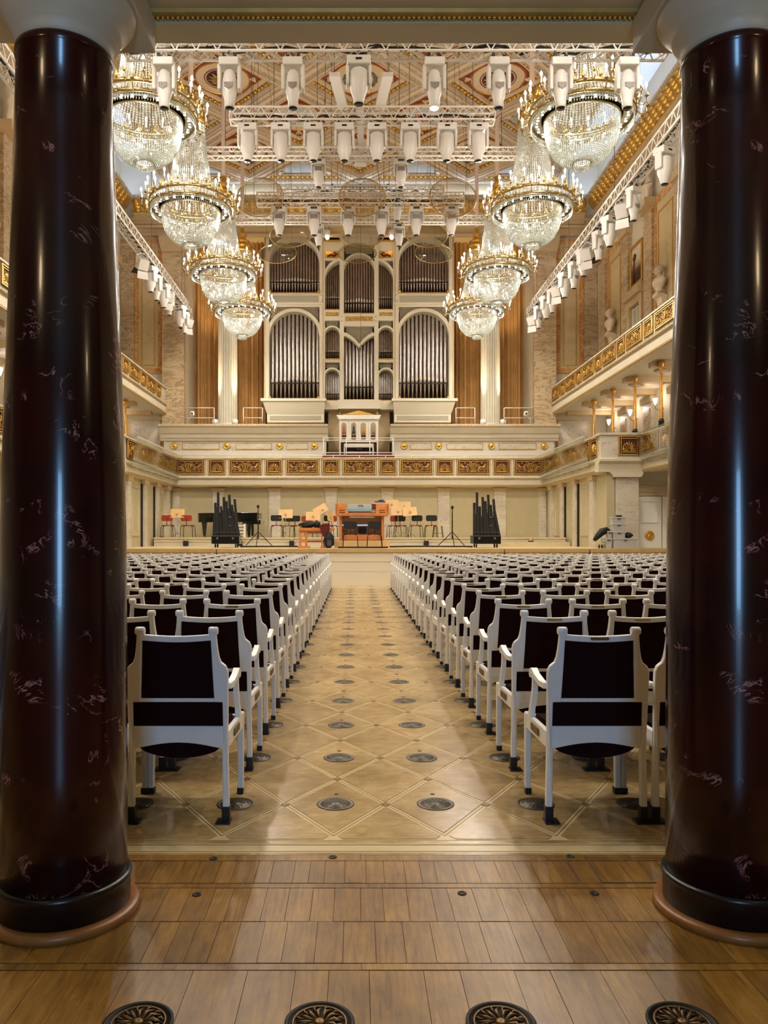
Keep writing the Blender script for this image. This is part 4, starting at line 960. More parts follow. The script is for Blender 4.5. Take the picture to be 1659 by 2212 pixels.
for s in (-1, 1):
    cx = s*ou(601); cz = ov(268)
    sw = MB().tube([(cx+s*(-0.2), OY+0.0, cz-0.08), (cx-s*0.05, OY, cz-0.02), (cx+s*0.1, OY, cz-0.07), (cx+s*0.2, OY, cz+0.02), (cx+s*0.12, OY, cz+0.09), (cx+s*0.05, OY, cz+0.03)], [0.03, 0.05, 0.05, 0.035, 0.025, 0.012], 6)
    mk('swan', sw, M['relred'], organ)
for u in (515, 1137):
    for v in (614, 658):
        c = MB().ball((ou(u), OY-0.01, ov(v)), 0.05, 10, 6); mk('boss', c, M['organwhite'], organ)
for u in (681, 966):
    for v in (786, 822): mk('boss', MB().ball((ou(u), OY-0.01, ov(v)), 0.04, 10, 6), M['organwhite'], organ)
def arch(uc, vc, rin, rout, a0=0.0, a1=pi, name='archivolt', mir=True, y0=0.03, y1=0.5):
    for s in ((1, -1) if mir else (1,)):
        n = 24; o = []; i = []
        for k in range(n+1):
            a = a0+(a1-a0)*k/n
            o.append((s*(ou(uc)+rout/195.8*cos(a)), ov(vc)+rout/195.8*sin(a))); i.append((s*(ou(uc)+rin/195.8*cos(a)), ov(vc)+rin/195.8*sin(a)))
        mk(name, MB().annulus(o, i, 'xz', OY+y0, OY+y1, False, True), M['organwhite'], organ)
arch(285, 950, 208, 236); arch(285, 340, 208, 232); arch(602, 935, 61, 76); arch(602, 1285, 61, 76)
arch(710, 480, 168, 190, pi/2+0.25, pi); arch(826, 392, 124, 140, mir=False)
def lattice(u0, u1, v0, v1, keep, mir=True):
    for s in ((1, -1) if mir else (1,)):
        us = [u0+(u1-u0)*i/30 for i in range(31)]; lo = []
        for u in us:
            v = v0+1
            while v < v1 and keep(u, v): v += 2
            lo.append(v)
        mk('lattice_ground', MB().annulus([(s*ou(u), ov(v0)) for u in us], [(s*ou(u), ov(v)) for u, v in zip(us, lo)], 'xz', OY+0.3, OY+0.34, False, True), M['organdark'], organ)
        mb = MB(); step = 15.5; w2 = 2.1
        for sg in (1, -1):
            c0 = (u0-v1 if sg > 0 else u0+v0); c1 = (u1-v0 if sg > 0 else u1+v1)
            c = c0
            while c < c1:
                run = None; u = u0
                while u <= u1+0.1:
                    v = (u-c) if sg > 0 else (c-u)
                    ok = v0 <= v <= v1 and keep(u, v)
                    if ok and run is None: run = (u, v)
                    if ok: last = (u, v)
                    if run and (not ok or u+3 > u1):
                        (ua, va), (ub, vb) = run, last
                        if ub-ua > 2:
                            q = w2
                            P = [(ua, va-q), (ua, va+q), (ub, vb+q), (ub, vb-q)]
                            mb.prism([(s*ou(a), ov(b)) for a, b in P], 'xz', OY+(0.2 if sg > 0 else 0.23), OY+0.25)
                        run = None
                    u += 3
                c += step
        mk('lattice', mb, M['lattice'], organ, stuff=True)
cir = lambda uc, vc, r: (lambda u, v: (u-uc)**2+(v-vc)**2 > r*r and v < vc)
lattice(84, 486, 706, 830, cir(285, 950, 228)); lattice(80, 490, 92, 250, cir(285, 340, 228))
lattice(550, 656, 818, 864, cir(602, 935, 72)); lattice(550, 656, 1168, 1210, cir(602, 1285, 72))
lattice(548, 650, 316, 430, cir(710, 480, 184)); lattice(714, 940, 182, 250, cir(826, 392, 138), False)
heart = lambda u: 940+max(0.0, (125-abs(u-826))/125)**1.6*95
lattice(714, 940, 866, 1020, lambda u, v: v < heart(u)-22, False)
hp = [(700+i*12.6) for i in range(21)]
mk('heart_moulding', MB().annulus([(ou(u), ov(heart(u)-24)) for u in hp], [(ou(u), ov(heart(u)+6)) for u in hp], 'xz', OY+0.03, OY+0.4, False, True), M['organwhite'], organ)
mk('grey_infill', MB().box(ou(660), ou(992), OY+0.95, OY+1.0, ov(1484), ov(100)), M['organdark'], organ)
# pipes
def pipe(x, w, vt, vm, vf, m, y=0.55, lip=True):
    r = w/2/195.8; zt, zm, zf = ov(vt), ov(vm), ov(vf)
    o = mk('pipe', MB().lathe([(r*0.18, zf), (r*0.96, zm-0.03), (r, zm), (r, zt-r*0.5), (r*0.92, zt-r*0.15), (r*0.6, zt+0.01), (0.001, zt+0.02)], 12, (x, OY+y, 0)), M[m], organ)
    if lip:
        hh = min(0.13, (zm-zf)*0.22)
        mk('pipe_mouth', MB().prism([(x-r*0.62, zm-hh*0.5), (x+r*0.62, zm-hh*0.5), (x+r*0.62, zm+hh*0.35), (x+r*0.3, zm+hh*0.6), (x-r*0.3, zm+hh*0.6), (x-r*0.62, zm+hh*0.35)], 'xz', OY+y-r*1.04, OY+y-r*0.6), M['organwhite'], o)
def bay(u0, u1, n, top, mouth, foot, m, mir=True, fill=0.9):
    pitch = (u1-u0)/n
    for i in range(n):
        u = u0+(i+0.5)*pitch; t = abs(i-(n-1)/2)/((n-1)/2)
        for s in ((1, -1) if mir else (1,)):
            pipe(s*ou(u), pitch*fill, top(u), mouth(t), foot, m)
semi = lambda uc, vc, r: (lambda u: vc-sqrt(max(0, r*r-(u-uc)**2))-0.16*r)
bay(78, 494, 12, semi(285, 950, 208), lambda t: 1282+20*t, 1472, 'pipe')
bay(78, 494, 17, semi(285, 340, 208), lambda t: 446+24*t, 586, 'pipeold')
bay(543, 664, 7, lambda u: 480-sqrt(max(0, 168**2-(u-710)**2))-22, lambda t: 600+6*t, 726, 'pipeold')
bay(543, 663, 8, semi(602, 935, 61), lambda t: 1050+12*t, 1138, 'pipeold')
bay(543, 663, 8, semi(602, 1285, 61), lambda t: 1402+14*t, 1482, 'pipe')
bay(702, 950, 11, semi(826, 392, 124), lambda t: 618+20*t, 758, 'pipeold', False)
bay(702, 950, 8, lambda u: heart(u)-18, lambda t: 1342-8*t, 1476, 'pipe', False)
for (u0, u1, v, mir) in ((78, 494, 472, True), (78, 494, 1322, True), (543, 664, 612, True), (543, 663, 1064, True), (543, 663, 1416, True), (702, 950, 648, False), (702, 950, 1357, False)):
    obox('pipe_bar', u0, u1, v, v+8, 0.36, 0.40, 'blackmat', mir)
for (u0, u1, v, mir) in ((70, 500, 1468, True), (536, 668, 1482, True), (696, 956, 1476, False), (536, 668, 724, True), (696, 956, 756, False), (536, 668, 1136, True)):
    obox('gilt_rack', u0, u1, v, v+6, -0.01, 0.6, 'goldpaint', mir)
for s in (-1, 1):
    for u in (84, 488):
        for v in (578, 1462): mk('corner_leaf', MB().ball((s*ou(u), OY-0.02, ov(v)), 0.07, 8, 5), M['gold'], organ)
# base
for s in (-1, 1):
    xa, xb = s*ou(14), s*ou(556)
    mk('base_ledge', MB().box(*sorted((xa, xb)), OY-0.4, OY+1.0, ov(1502), ov(1480)), M['organwhite'], organ)
    xc, xd = s*ou(62), s*ou(534)
    mk('base_cove', MB().hexa([(xc, OY-0.15, ov(1604)), (xd, OY-0.15, ov(1604)), (xd, OY+1, ov(1604)), (xc, OY+1, ov(1604))], [(s*ou(30), OY-0.36, ov(1502)), (s*ou(545), OY-0.36, ov(1502)), (s*ou(545), OY+1, ov(1502)), (s*ou(30), OY+1, ov(1502))]), M['organwhite'], organ)
    mk('base_box', MB().box(*sorted((xc, xd)), OY-0.14, OY+1, ov(1672), ov(1604)), M['organwhite'], organ)
    mk('base_panel', MB().box(*sorted((s*ou(86), s*ou(512))), OY-0.16, OY-0.1, ov(1652), ov(1618)), M['organgrey'], organ)
    mk('centre_base', MB().box(*sorted((s*ou(534), s*ou(660))), OY, OY+1, ov(1560), ov(1486)), M['organwhite'], organ)
mk('centre_base', MB().box(ou(650), ou(1002), OY-0.2, OY+1, ov(1560), ov(1486)), M['organwhite'], organ)
mk('lower_wall', MB().box(-1.33, 1.33, OY+0.5, OY+0.6, 4.3, ov(1560)), M['plaster_d'], organ)
for px in (707, 846):
    lp = thing('organ_lamp', f'small glowing warm lamp above the organ {("left","right")[px > 770]} of its centre bay', 'lamp', at(px, 513, 32.8), 'warm lamps above the organ')
    put('bulb', MB().ball((0, 0, 0), 0.09, 10, 6).mesh('bulb', plain('warm_bulb', (1, .7, .4, 1), 0.4, emit=(1, 0.6, 0.28, 1), es=8)), lp)
    put('cap', MB().lathe([(0.1, 0.06), (0.14, 0.12), (0.12, 0.3), (0.03, 0.34), (0.02, 1.0)], 10).mesh('cap', M['fixture']), lp)

# ================================================================ SMALL ORGAN CABINET ON THE CHOIR
CYc = 32.2
cab = thing('organ_cabinet', 'small white organ cabinet with gilded pediment and four painted figures', 'organ', (0, CYc, 4.6))
zz = lambda py: Z_(py, CYc); xx = lambda px: X_(px, CYc)
mk('body', MB().box(xx(733), xx(817), CYc, CYc+0.7, zz(952), zz(905)), M['white'], cab)
mk('cornice', MB().prism([(xx(732), zz(906)), (xx(818), zz(906)), (xx(823), zz(897)), (xx(727), zz(897))], 'xz', CYc-0.1, CYc+0.75), M['white'], cab)
mk('pediment', MB().prism([(xx(740), zz(896)), (xx(809), zz(896)), (xx(774.5), zz(887))], 'xz', CYc-0.05, CYc+0.1), M['gold'], cab)
for px in (734, 815): mk('finial', MB().ball((xx(px), CYc, zz(893)), 0.045, 10, 6), M['gold'], cab)
for k, px in enumerate((743, 764, 785, 806)):
    dr = mk('door', MB().box(xx(px-9.7), xx(px+9.7), CYc-0.03, CYc, zz(950), zz(909)), M['white'], cab)
    pn = [(xx(px-5.2), zz(938)), (xx(px+5.2), zz(938)), (xx(px+5.2), zz(918)), (xx(px+3.6), zz(915.5)), (xx(px), zz(914.5)), (xx(px-3.6), zz(915.5)), (xx(px-5.2), zz(918))]
    mk('niche', MB().prism(pn, 'xz', CYc-0.045, CYc-0.02), M['organgrey'], dr)
    mk('arch_frame', MB().annulus([(x, z) for x, z in scaled(pn, (xx(px), zz(927)), 1.1)], pn, 'xz', CYc-0.055, CYc-0.02), M['goldpaint'], dr)
    fx, fz = xx(px), zz(937)
    cm_ = [plain('figure_coral', lin((176,92,72)), 0.6), plain('figure_dark', lin((52,50,56)), 0.6), plain('figure_amber', lin((190,136,62)), 0.6), plain('figure_mauve', lin((160,128,124)), 0.6)][k]
    mk('painted_figure', MB().lathe([(0.07, 0), (0.055, 0.12), (0.04, 0.2), (0.05, 0.26), (0.015, 0.29), (0.03, 0.33), (0.001, 0.37)], 8, (fx, CYc-0.045, fz)), cm_, dr)
    mk('lower_panel', MB().box(xx(px-5), xx(px+5), CYc-0.05, CYc-0.02, zz(949), zz(940)), M['relred'], dr)
mk('plinth_frame', MB().annulus([(xx(733), zz(985)), (xx(817), zz(985)), (xx(817), zz(951)), (xx(733), zz(951))], [(xx(736), zz(985)), (xx(814), zz(985)), (xx(814), zz(955)), (xx(736), zz(955))], 'xz', CYc, CYc+0.7), M['white'], cab)
mk('keydesk', MB().box(xx(736), xx(814), CYc+0.1, CYc+0.7, zz(985), zz(955)), M['relred'], cab)
mk('music_shelf', MB().box(xx(770), xx(783), CYc-0.02, CYc+0.1, zz(973), zz(966)), M['black'], cab)
bn = thing('organ_bench', 'white wooden bench in front of the small organ cabinet', 'bench', (0, 32.0, 4.3))
yb = 31.95
mk('seat', MB().box(X_(743, yb), X_(807, yb), yb, yb+0.3, Z_(966, yb), Z_(958, yb)), M['white'], bn)
mk('stretcher', MB().box(X_(745, yb), X_(805, yb), yb+0.12, yb+0.18, Z_(979, yb), Z_(975, yb)), M['white'], bn)
for px in (744, 806): mk('leg', MB().box(X_(px-1.3, yb), X_(px+1.3, yb), yb+0.02, yb+0.28, 4.35, Z_(965, yb)), M['white'], bn)
rr = thing('choir_rail', 'white tubular railing in front of the small organ cabinet', 'railing', (0, 31.8, 4.4)); yr = 31.85
for py in (946, 951, 978): mk('rail', MB().tube([(X_(699, yr), yr, Z_(py, yr)), (X_(849, yr), yr, Z_(py, yr))], 0.018, 6), M['white'], rr)
for px in (699, 748, 799, 849): mk('post', MB().tube([(X_(px, yr), yr, 4.4), (X_(px, yr), yr, Z_(946, yr))], 0.018, 6), M['white'], rr)
rd = tag(mk('red_ledge', MB().box(X_(697, 31.75), X_(852, 31.75), 31.72, 31.95, Z_(988, 31.75), Z_(982, 31.75)), M['redrail'], None, 0.01), 'red upholstered ledge on the balcony below the small organ', 'ledge')
# small cameras on the parapet ends
for sx, sd in ((-1, 'left'), (1, 'right')):
    c_ = thing('remote_camera', f'small white remote camera at the {sd} end of the parapet', 'camera', (sx*7.12, 32.7, 6.06), 'remote cameras')
    put('pole', MB().tube([(0, 0, 0), (0, 0, 0.28), (-sx*0.2, 0, 0.4)], 0.014, 6).mesh('pole', M['white']), c_)
    put('body', MB().box(-sx*0.2-0.08, -sx*0.2+0.08, -0.1, 0.08, 0.4, 0.6).mesh('body', M['fixture'], 0.03), c_)
    put('lens', MB().lathe([(0.04, 0), (0.04, 0.03), (0.001, 0.03)], 10).xf(Matrix.Translation((-sx*0.2, -0.1, 0.5)) @ Matrix.Rotation(pi/2, 4, 'X')).mesh('lens', M['lens']), c_)
# ================================================================ CHANDELIERS
def bead_chain(mb, pts, r, step):
    """string of elongated octahedral crystals along a polyline"""
    P = [Vector(p) for p in pts]; seg = [(P[i+1]-P[i]).length for i in range(len(P)-1)]; tot = sum(seg); n = max(2, int(tot/step))
    def pt(d):
        for i, s in enumerate(seg):
            if d <= s or i == len(seg)-1: return P[i]+(P[i+1]-P[i])*min(1, d/s), (P[i+1]-P[i]).normalized()
            d -= s
    for k in range(n):
        c, t = pt((k+0.5)*tot/n); u = t.cross(Vector((0.3, 0.5, 0.81)));
        if u.length < 1e-3: u = t.cross(Vector((1, 0, 0)))
        u.normalize(); q = t.cross(u); h = tot/n*0.52
        vs = [c-t*h, c+u*r, c+q*r, c-u*r, c-q*r, c+t*h]
        mb.add(vs, [(0, 2, 1), (0, 3, 2), (0, 4, 3), (0, 1, 4), (5, 1, 2), (5, 2, 3), (5, 3, 4), (5, 4, 1)])
bowl = MB(); bp_ = [(0.18, 0.10), (0.30, 0.125), (0.45, 0.20), (0.57, 0.32), (0.66, 0.48), (0.72, 0.68), (0.755, 0.97)]
for k in range(96):
    a = 2*pi*k/96; bead_chain(bowl, [(r*cos(a), r*sin(a), z) for r, z in bp_], 0.017, 0.036)
tent = MB(); tp = [(0.70, 1.25), (0.52, 1.8), (0.41, 2.5), (0.34, 3.3)]
for k in range(60):
    a = 2*pi*k/60; bead_chain(tent, [(r*cos(a), r*sin(a), z) for r, z in tp], 0.0185, 0.048)
skirt = MB()
for k in range(120):
    a = 2*pi*k/120; bead_chain(skirt, [(1.02*cos(a), 1.02*sin(a), 0.86), (1.02*cos(a), 1.02*sin(a), 1.01)], 0.017, 0.075)
for k in range(72):
    a = 2*pi*k/72; bead_chain(skirt, [(1.03*cos(a), 1.03*sin(a), 1.09), (1.03*cos(a), 1.03*sin(a), 1.20)], 0.022, 0.055)
pend = MB()
for k in range(36):
    a = 2*pi*k/36; bead_chain(pend, [(0.17*cos(a), 0.17*sin(a), 0.0), (0.17*cos(a), 0.17*sin(a), 0.15)], 0.012, 0.036)
for k in range(18):
    a = 2*pi*k/18; bead_chain(pend, [(0.17*cos(a), 0.17*sin(a), 0.0), (0.01*cos(a), 0.01*sin(a), -0.02)], 0.012, 0.04)
CM = {}
CM['bowl'] = bowl.mesh('bowl_strands', M['crystal']); CM['tent'] = tent.mesh('tent_strands', M['crystal'])
CM['skirt'] = skirt.mesh('crystal_skirt', M['crystal']); CM['pend'] = pend.mesh('pendant', M['crystal'])
CM['low'] = MB().lathe([(1.06, 1.01), (1.075, 1.03), (1.06, 1.08), (1.03, 1.08), (1.03, 1.01)], 64, closed=True).mesh('lower_ring', M['brass'])
CM['upr'] = MB().lathe([(1.05, 1.20), (1.07, 1.22), (1.07, 1.27), (1.04, 1.29), (1.01, 1.27), (1.01, 1.20)], 64, closed=True).mesh('upper_ring', M['brass'])
CM['mir'] = MB().lathe([(1.03, 1.02), (0.77, 1.0), (0.77, 1.02), (1.03, 1.04)], 48, closed=True).mesh('mirror_ring', M['mirror'])
CM['brim'] = MB().lathe([(0.19, 0.10), (0.19, 0.16), (0.175, 0.16), (0.175, 0.10)], 32, closed=True).mesh('bottom_ring', M['brass'])
CM['bowlrim'] = MB().lathe([(0.775, 0.965), (0.775, 1.0), (0.745, 1.0), (0.745, 0.965)], 48, closed=True).mesh('bowl_rim', M['brass'])
CM['crown'] = MB().lathe([(0.36, 3.26), (0.40, 3.30), (0.36, 3.36), (0.33, 3.46), (0.40, 3.5), (0.28, 3.56), (0.25, 3.66), (0.30, 3.7), (0.16, 3.78), (0.13, 3.9), (0.17, 3.94), (0.08, 4.05), (0.09, 4.2), (0.03, 4.25)], 28).mesh('crown', M['gold'])
CM['sleeve'] = MB().lathe([(0.05, 4.2), (0.075, 4.5), (0.062, 5.1), (0.078, 5.15), (0.06, 5.9), (0.075, 6.0), (0.06, 6.6), (0.07, 7.46)], 10).mesh('chain_sleeve', M['sleeve'])
NC = 20
CM['arm'] = MB().tube([(1.05, 0, 1.06), (1.12, 0, 1.0), (1.2, 0, 0.97), (1.265, 0, 1.02), (1.265, 0, 1.12)], [0.014, 0.013, 0.012, 0.012, 0.014], 5).lathe([(0.012, 1.10), (0.045, 1.13), (0.04, 1.15), (0.018, 1.17)], 8, (1.265, 0, 0)).mesh('arm', M['brass'])
CM['arm2'] = MB().tube([(1.06, 0, 1.24), (1.1, 0, 1.2), (1.14, 0, 1.22), (1.14, 0, 1.34)], 0.013, 5).lathe([(0.012, 1.33), (0.045, 1.37), (0.035, 1.39), (0.018, 1.42)], 8, (1.14, 0, 0)).mesh('arm', M['brass'])
CM['candle'] = MB().lathe([(0.019, 0), (0.019, 0.15), (0.01, 0.155)], 8).mesh('candle', M['candle'])
CM['bulb'] = MB().lathe([(0.012, 0.15), (0.026, 0.18), (0.024, 0.205), (0.008, 0.24), (0.001, 0.25)], 8, caps=False).mesh('bulb', M['bulb'])
CM['spot'] = MB().lathe([(0.03, 0.985), (0.028, 0.975), (0.001, 0.972)], 10, (0.9, 0, 0), caps=False).mesh('downlight', M['spot'])
CM['inlamp'] = MB().ball((0, 0, 0), 0.024, 8, 5).mesh('inner_lamp', M['spot'])
CM['finial'] = MB().lathe([(0.02, 1.29), (0.05, 1.33), (0.03, 1.37), (0.012, 1.42), (0.001, 1.45)], 8, (1.05, 0, 0)).mesh('ring_finial', M['gold'])
CHY = (30.0, 25.7, 20.6, 16.1, 11.4, 6.9)  # the two pairs nearest the camera are unseen, added for their light
def chandelier(x, y, label, group):
    c = thing('chandelier', label, 'chandelier', (x, y, 9.0), group)
    for nme, k, st in (('bowl_strands', 'bowl', 1), ('tent_strands', 'tent', 1), ('crystal_skirt', 'skirt', 1), ('pendant', 'pend', 1), ('lower_ring', 'low', 0), ('upper_ring', 'upr', 0), ('mirror_ring', 'mir', 0), ('bottom_ring', 'brim', 0), ('bowl_rim', 'bowlrim', 0), ('crown', 'crown', 0), ('chain_sleeve', 'sleeve', 0)):
        o = put(nme, CM[k], c)
        if st: o['kind'] = 'stuff'
    for k in range(NC):
        a = 2*pi*(k+0.25)/NC
        put('arm', CM['arm'], c, (0, 0, 0), (0, 0, a)); ca = put('candle', CM['candle'], c, (1.265*cos(a), 1.265*sin(a), 1.16)); put('bulb', CM['bulb'], ca)
        a += pi/NC
        put('arm', CM['arm2'], c, (0, 0, 0), (0, 0, a)); ca = put('candle', CM['candle'], c, (1.14*cos(a), 1.14*sin(a), 1.41)); put('bulb', CM['bulb'], ca)
        put('ring_finial', CM['finial'], c, (0, 0, 0), (0, 0, a+0.13))
    for k in range(24): put('downlight', CM['spot'], c, (0, 0, 0), (0, 0, 2*pi*k/24))
    for k in range(8):
        a = 2*pi*k/8; put('inner_lamp', CM['inlamp'], c, (0.5*cos(a), 0.5*sin(a), 0.55))
    for k in range(3):
        a = 2*pi*(k+0.25)/3
        light('candle_light', 'POINT', (x+1.3*cos(a), y+1.3*sin(a), 10.62), CH_W*2, (1.0, 0.85, 0.68), shadow_soft_size=0.10)
    for k in range(2):
        a = pi*k
        light('ring_downlight', 'SPOT', (x+0.9*cos(a), y+0.9*sin(a), 9.94), DOWN_W*2, (1.0, 0.92, 0.80), shadow_soft_size=0.1, spot_size=radians(165), spot_blend=0.7)
    light('bowl_light', 'POINT', (x, y, 9.7), BOWL_W*1.4, (1.0, 0.95, 0.84), shadow_soft_size=0.05)
near_names = ('nearest the organ', 'second from the organ', 'third from the organ', 'largest and nearest in view', 'added, hidden behind the column', 'added above the first rows of chairs')
for sx, sd in ((-1, 'left'), (1, 'right')):
    for k, y in enumerate(CHY): chandelier(sx*4.47, y, f'crystal chandelier with candle ring in the {sd} row, {near_names[k]}', 'crystal chandeliers')

# ================================================================ TRUSSES
def truss(label, p0, p1, h=0.3, wd=0.3, bays=None, cables=True, group='lighting trusses'):
    p0, p1 = Vector(p0), Vector(p1); d = p1-p0; L = d.length
    t = thing('lighting_truss', label, 'truss', p0, group); t.rotation_euler = (0, -atan2(d.z, sqrt(d.x**2+d.y**2)), atan2(d.y, d.x))
    cs = [(-wd/2, 0), (wd/2, 0), (wd/2, h), (-wd/2, h)]
    for a, b in cs: put('chord', MB().tube([(0, a, b), (L, a, b)], 0.028, 6).mesh('chord', M['truss']), t)
    n = bays or max(3, int(L/(h*1.25))); lc = MB()
    for i in range(n):
        xa, xb, xm = L*i/n, L*(i+1)/n, L*(i+0.5)/n
        for j in range(4):
            A, B = cs[j], cs[(j+1) % 4]
            lc.tube([(xa, *A), (xm, *B)], 0.014, 4, caps=False); lc.tube([(xm, *B), (xb, *A)], 0.014, 4, caps=False)
    for j in range(4):
        for x in (0, L): lc.tube([(x, *cs[j]), (x, *cs[(j+1) % 4])], 0.02, 4)
    put('lacing', lc.mesh('lacing', M['truss']), t)['kind'] = 'stuff'
    if cables:
        rnd = random.Random(int(L*100)); cb_ = MB()
        for q in range(3):
            pts = [(L*i/30, rnd.uniform(-0.08, 0.08), 0.05+rnd.uniform(0, 0.12)) for i in range(31)]
            cb_.tube(pts, 0.012+0.012*(q == 0), 4)
        for q in range(int(L*1.2)):
            x = rnd.uniform(0.2, L-0.2); cb_.tube([(x, -0.1, 0.1), (x+0.1, -0.16, -0.02), (x+0.22, -0.16, 0.0), (x+0.3, -0.1, 0.12)], 0.009, 4)
        put('cable', cb_.mesh('cable', M['blackmat']), t)['kind'] = 'stuff'
    return t
def cables_up(t_label, pts, z1=16.4):
    for p in pts:
        o = mk('hanging_cable', MB().tube([p, (p[0], p[1], z1)], 0.010, 4), M['wire']); yield o
YA, YB, YC, YD, YD2, YE = 13.7, 19.2, 21.6, 24.5, 25.6, 26.4
TZ = {}
def cross_truss(label, Y, pxl, pxr, py_bot, h, cabs=True):
    z = Z_(py_bot, Y); t = truss(label, (X_(pxl, Y), Y, z), (X_(pxr, Y), Y, z), h, h, cables=cabs)
    for k in range(4):
        x = (X_(pxr, Y)-X_(pxl, Y))*(0.08+0.28*k)
        put('hanging_wire', MB().tube([(x, 0, h), (x, 0, 16.45-z)], 0.010, 4).mesh('hanging_wire', M['wire']), t)
    return z
zA = cross_truss('long white truss right behind the front beam', YA, 270, 1440, 120, 0.29)
zB = cross_truss('white truss carrying a row of eight moving spotlights', YB, 498, 1067, 264, 0.30)
zC = cross_truss('long slim white truss behind the row of eight spotlights', YC, 430, 1140, 341, 0.24, False)
zD = cross_truss('white truss carrying six grilled spotlights', YD, 556, 1001, 443, 0.32)
zD2 = cross_truss('short white truss behind the six grilled spotlights', YD2, 600, 958, 424, 0.28)
zE = cross_truss('long slim white truss in front of the organ top', YE, 505, 1050, 482, 0.22, False)
# ---------------- moving lights
FIX = {}
def hx(r0, r1, n=14): pass
def fixture_set(kind):
    P = []
    if kind == 'yoke':
        P.append(('clamp', MB().box(-0.14, -0.08, -0.04, 0.04, -0.04, 0.1).box(0.08, 0.14, -0.04, 0.04, -0.04, 0.1), 'greyd'))
        P.append(('base', MB().box(-0.2, 0.2, -0.15, 0.15, -0.2, -0.04), 'fixture'))
        P.append(('yoke_arm', MB().box(-0.235, -0.165, -0.09, 0.09, -0.66, -0.16), 'fixture')); P.append(('yoke_arm', MB().box(0.165, 0.235, -0.09, 0.09, -0.66, -0.16), 'fixture'))
        P.append(('head', MB().lathe([(0.001, -0.24), (0.07, -0.25), (0.115, -0.31), (0.145, -0.45), (0.15, -0.68), (0.12, -0.8), (0.105, -0.86), (0.105, -1.0), (0.09, -1.01)], 16), 'fixture'))
        P.append(('vent_window', MB().prism([(-0.09, -0.56), (0.09, -0.56), (0.08, -0.64), (0.0, -0.7), (-0.08, -0.64)], 'xz', -0.158, -0.13), 'fixgrey'))
        P.append(('lens', MB().lathe([(0.088, -1.0), (0.085, -1.02), (0.001, -1.025)], 16), 'lens'))
    elif kind == 'pear':
        P.append(('clamp', MB().box(-0.16, -0.12, -0.03, 0.03, -0.03, 0.1).box(0.12, 0.16, -0.03, 0.03, -0.03, 0.1), 'greyd'))
        P.append(('base', MB().box(-0.235, 0.235, -0.17, 0.17, -0.19, -0.02), 'fixture'))
        P.append(('display', MB().box(-0.06, 0.06, -0.178, -0.165, -0.12, -0.08), 'lens'))
        P.append(('yoke_arm', MB().box(-0.25, -0.19, -0.1, 0.1, -0.56, -0.15), 'fixture')); P.append(('yoke_arm', MB().box(0.19, 0.25, -0.1, 0.1, -0.56, -0.15), 'fixture'))
        P.append(('head', MB().lathe([(0.001, -0.22), (0.14, -0.23), (0.185, -0.28), (0.19, -0.5), (0.175, -0.64), (0.13, -0.76), (0.105, -0.84), (0.1, -0.9), (0.09, -0.905)], 18), 'fixture'))
        P.append(('lens', MB().lathe([(0.094, -0.89), (0.092, -0.912), (0.001, -0.915)], 16), 'lens'))
    elif kind == 'grill':
        P.append(('clamp', MB().box(-0.16, -0.12, -0.03, 0.03, -0.03, 0.1).box(0.12, 0.16, -0.03, 0.03, -0.03, 0.1), 'greyd'))
        P.append(('base', MB().box(-0.22, 0.22, -0.16, 0.16, -0.2, -0.02), 'fixture')); P.append(('display', MB().box(-0.1, 0.1, -0.168, -0.155, -0.12, -0.05), 'greyd'))
        P.append(('yoke_arm', MB().box(-0.235, -0.185, -0.09, 0.09, -0.5, -0.16), 'fixture')); P.append(('yoke_arm', MB().box(0.185, 0.235, -0.09, 0.09, -0.5, -0.16), 'fixture'))
        P.append(('head', MB().lathe([(0.001, -0.22), (0.16, -0.23), (0.175, -0.27), (0.175, -0.5), (0.15, -0.66), (0.11, -0.8), (0.1, -0.88), (0.09, -0.885)], 16), 'fixture'))
        P.append(('vent_window', MB().box(-0.12, 0.12, -0.185, -0.15, -0.42, -0.28), 'fixgrey'))
        P.append(('lens', MB().lathe([(0.092, -0.87), (0.09, -0.89), (0.001, -0.895)], 16), 'lens'))
    else:
        tilt = Matrix.Translation((0, 0, -0.42)) @ Matrix.Rotation(radians(32), 4, 'X')
        P.append(('yoke', MB().tube([(-0.22, 0, -0.42), (-0.22, 0, -0.12), (0, 0, 0.0), (0.22, 0, -0.12), (0.22, 0, -0.42)], 0.018, 6), 'fixture'))
        P.append(('body', MB().box(-0.19, 0.19, -0.17, 0.17, -0.2, 0.2).xf(tilt), 'fixture'))
        P.append(('lens_ring', MB().lathe([(0.17, -0.24), (0.17, -0.2), (0.001, -0.2)], 18).xf(tilt), 'lens'))
        P.append(('barn_door', MB().hexa([(-0.2, -0.19, -0.22), (0.2, -0.19, -0.22), (0.2, -0.18, -0.22), (-0.2, -0.18, -0.22)], [(-0.22, -0.34, -0.46), (0.22, -0.34, -0.46), (0.22, -0.33, -0.46), (-0.22, -0.33, -0.46)]).xf(tilt), 'fixture'))
        P.append(('barn_door', MB().hexa([(-0.2, 0.18, -0.22), (0.2, 0.18, -0.22), (0.2, 0.19, -0.22), (-0.2, 0.19, -0.22)], [(-0.22, 0.30, -0.46), (0.22, 0.30, -0.46), (0.22, 0.31, -0.46), (-0.22, 0.31, -0.46)]).xf(tilt), 'blackmat'))
        P.append(('safety_loop', MB().tube([(0.2+0.1*cos(a), 0, -0.5+0.12*sin(a)) for a in [i*pi/6 for i in range(12)]], 0.008, 4, True), 'brassdull'))
    return [(n, mb.mesh(n, M[m], 0.012 if n in ('base', 'yoke_arm', 'body') else 0), n == 'clamp') for n, mb, m in P]
for k in ('yoke', 'pear', 'grill', 'barn'): FIX[k] = fixture_set(k)
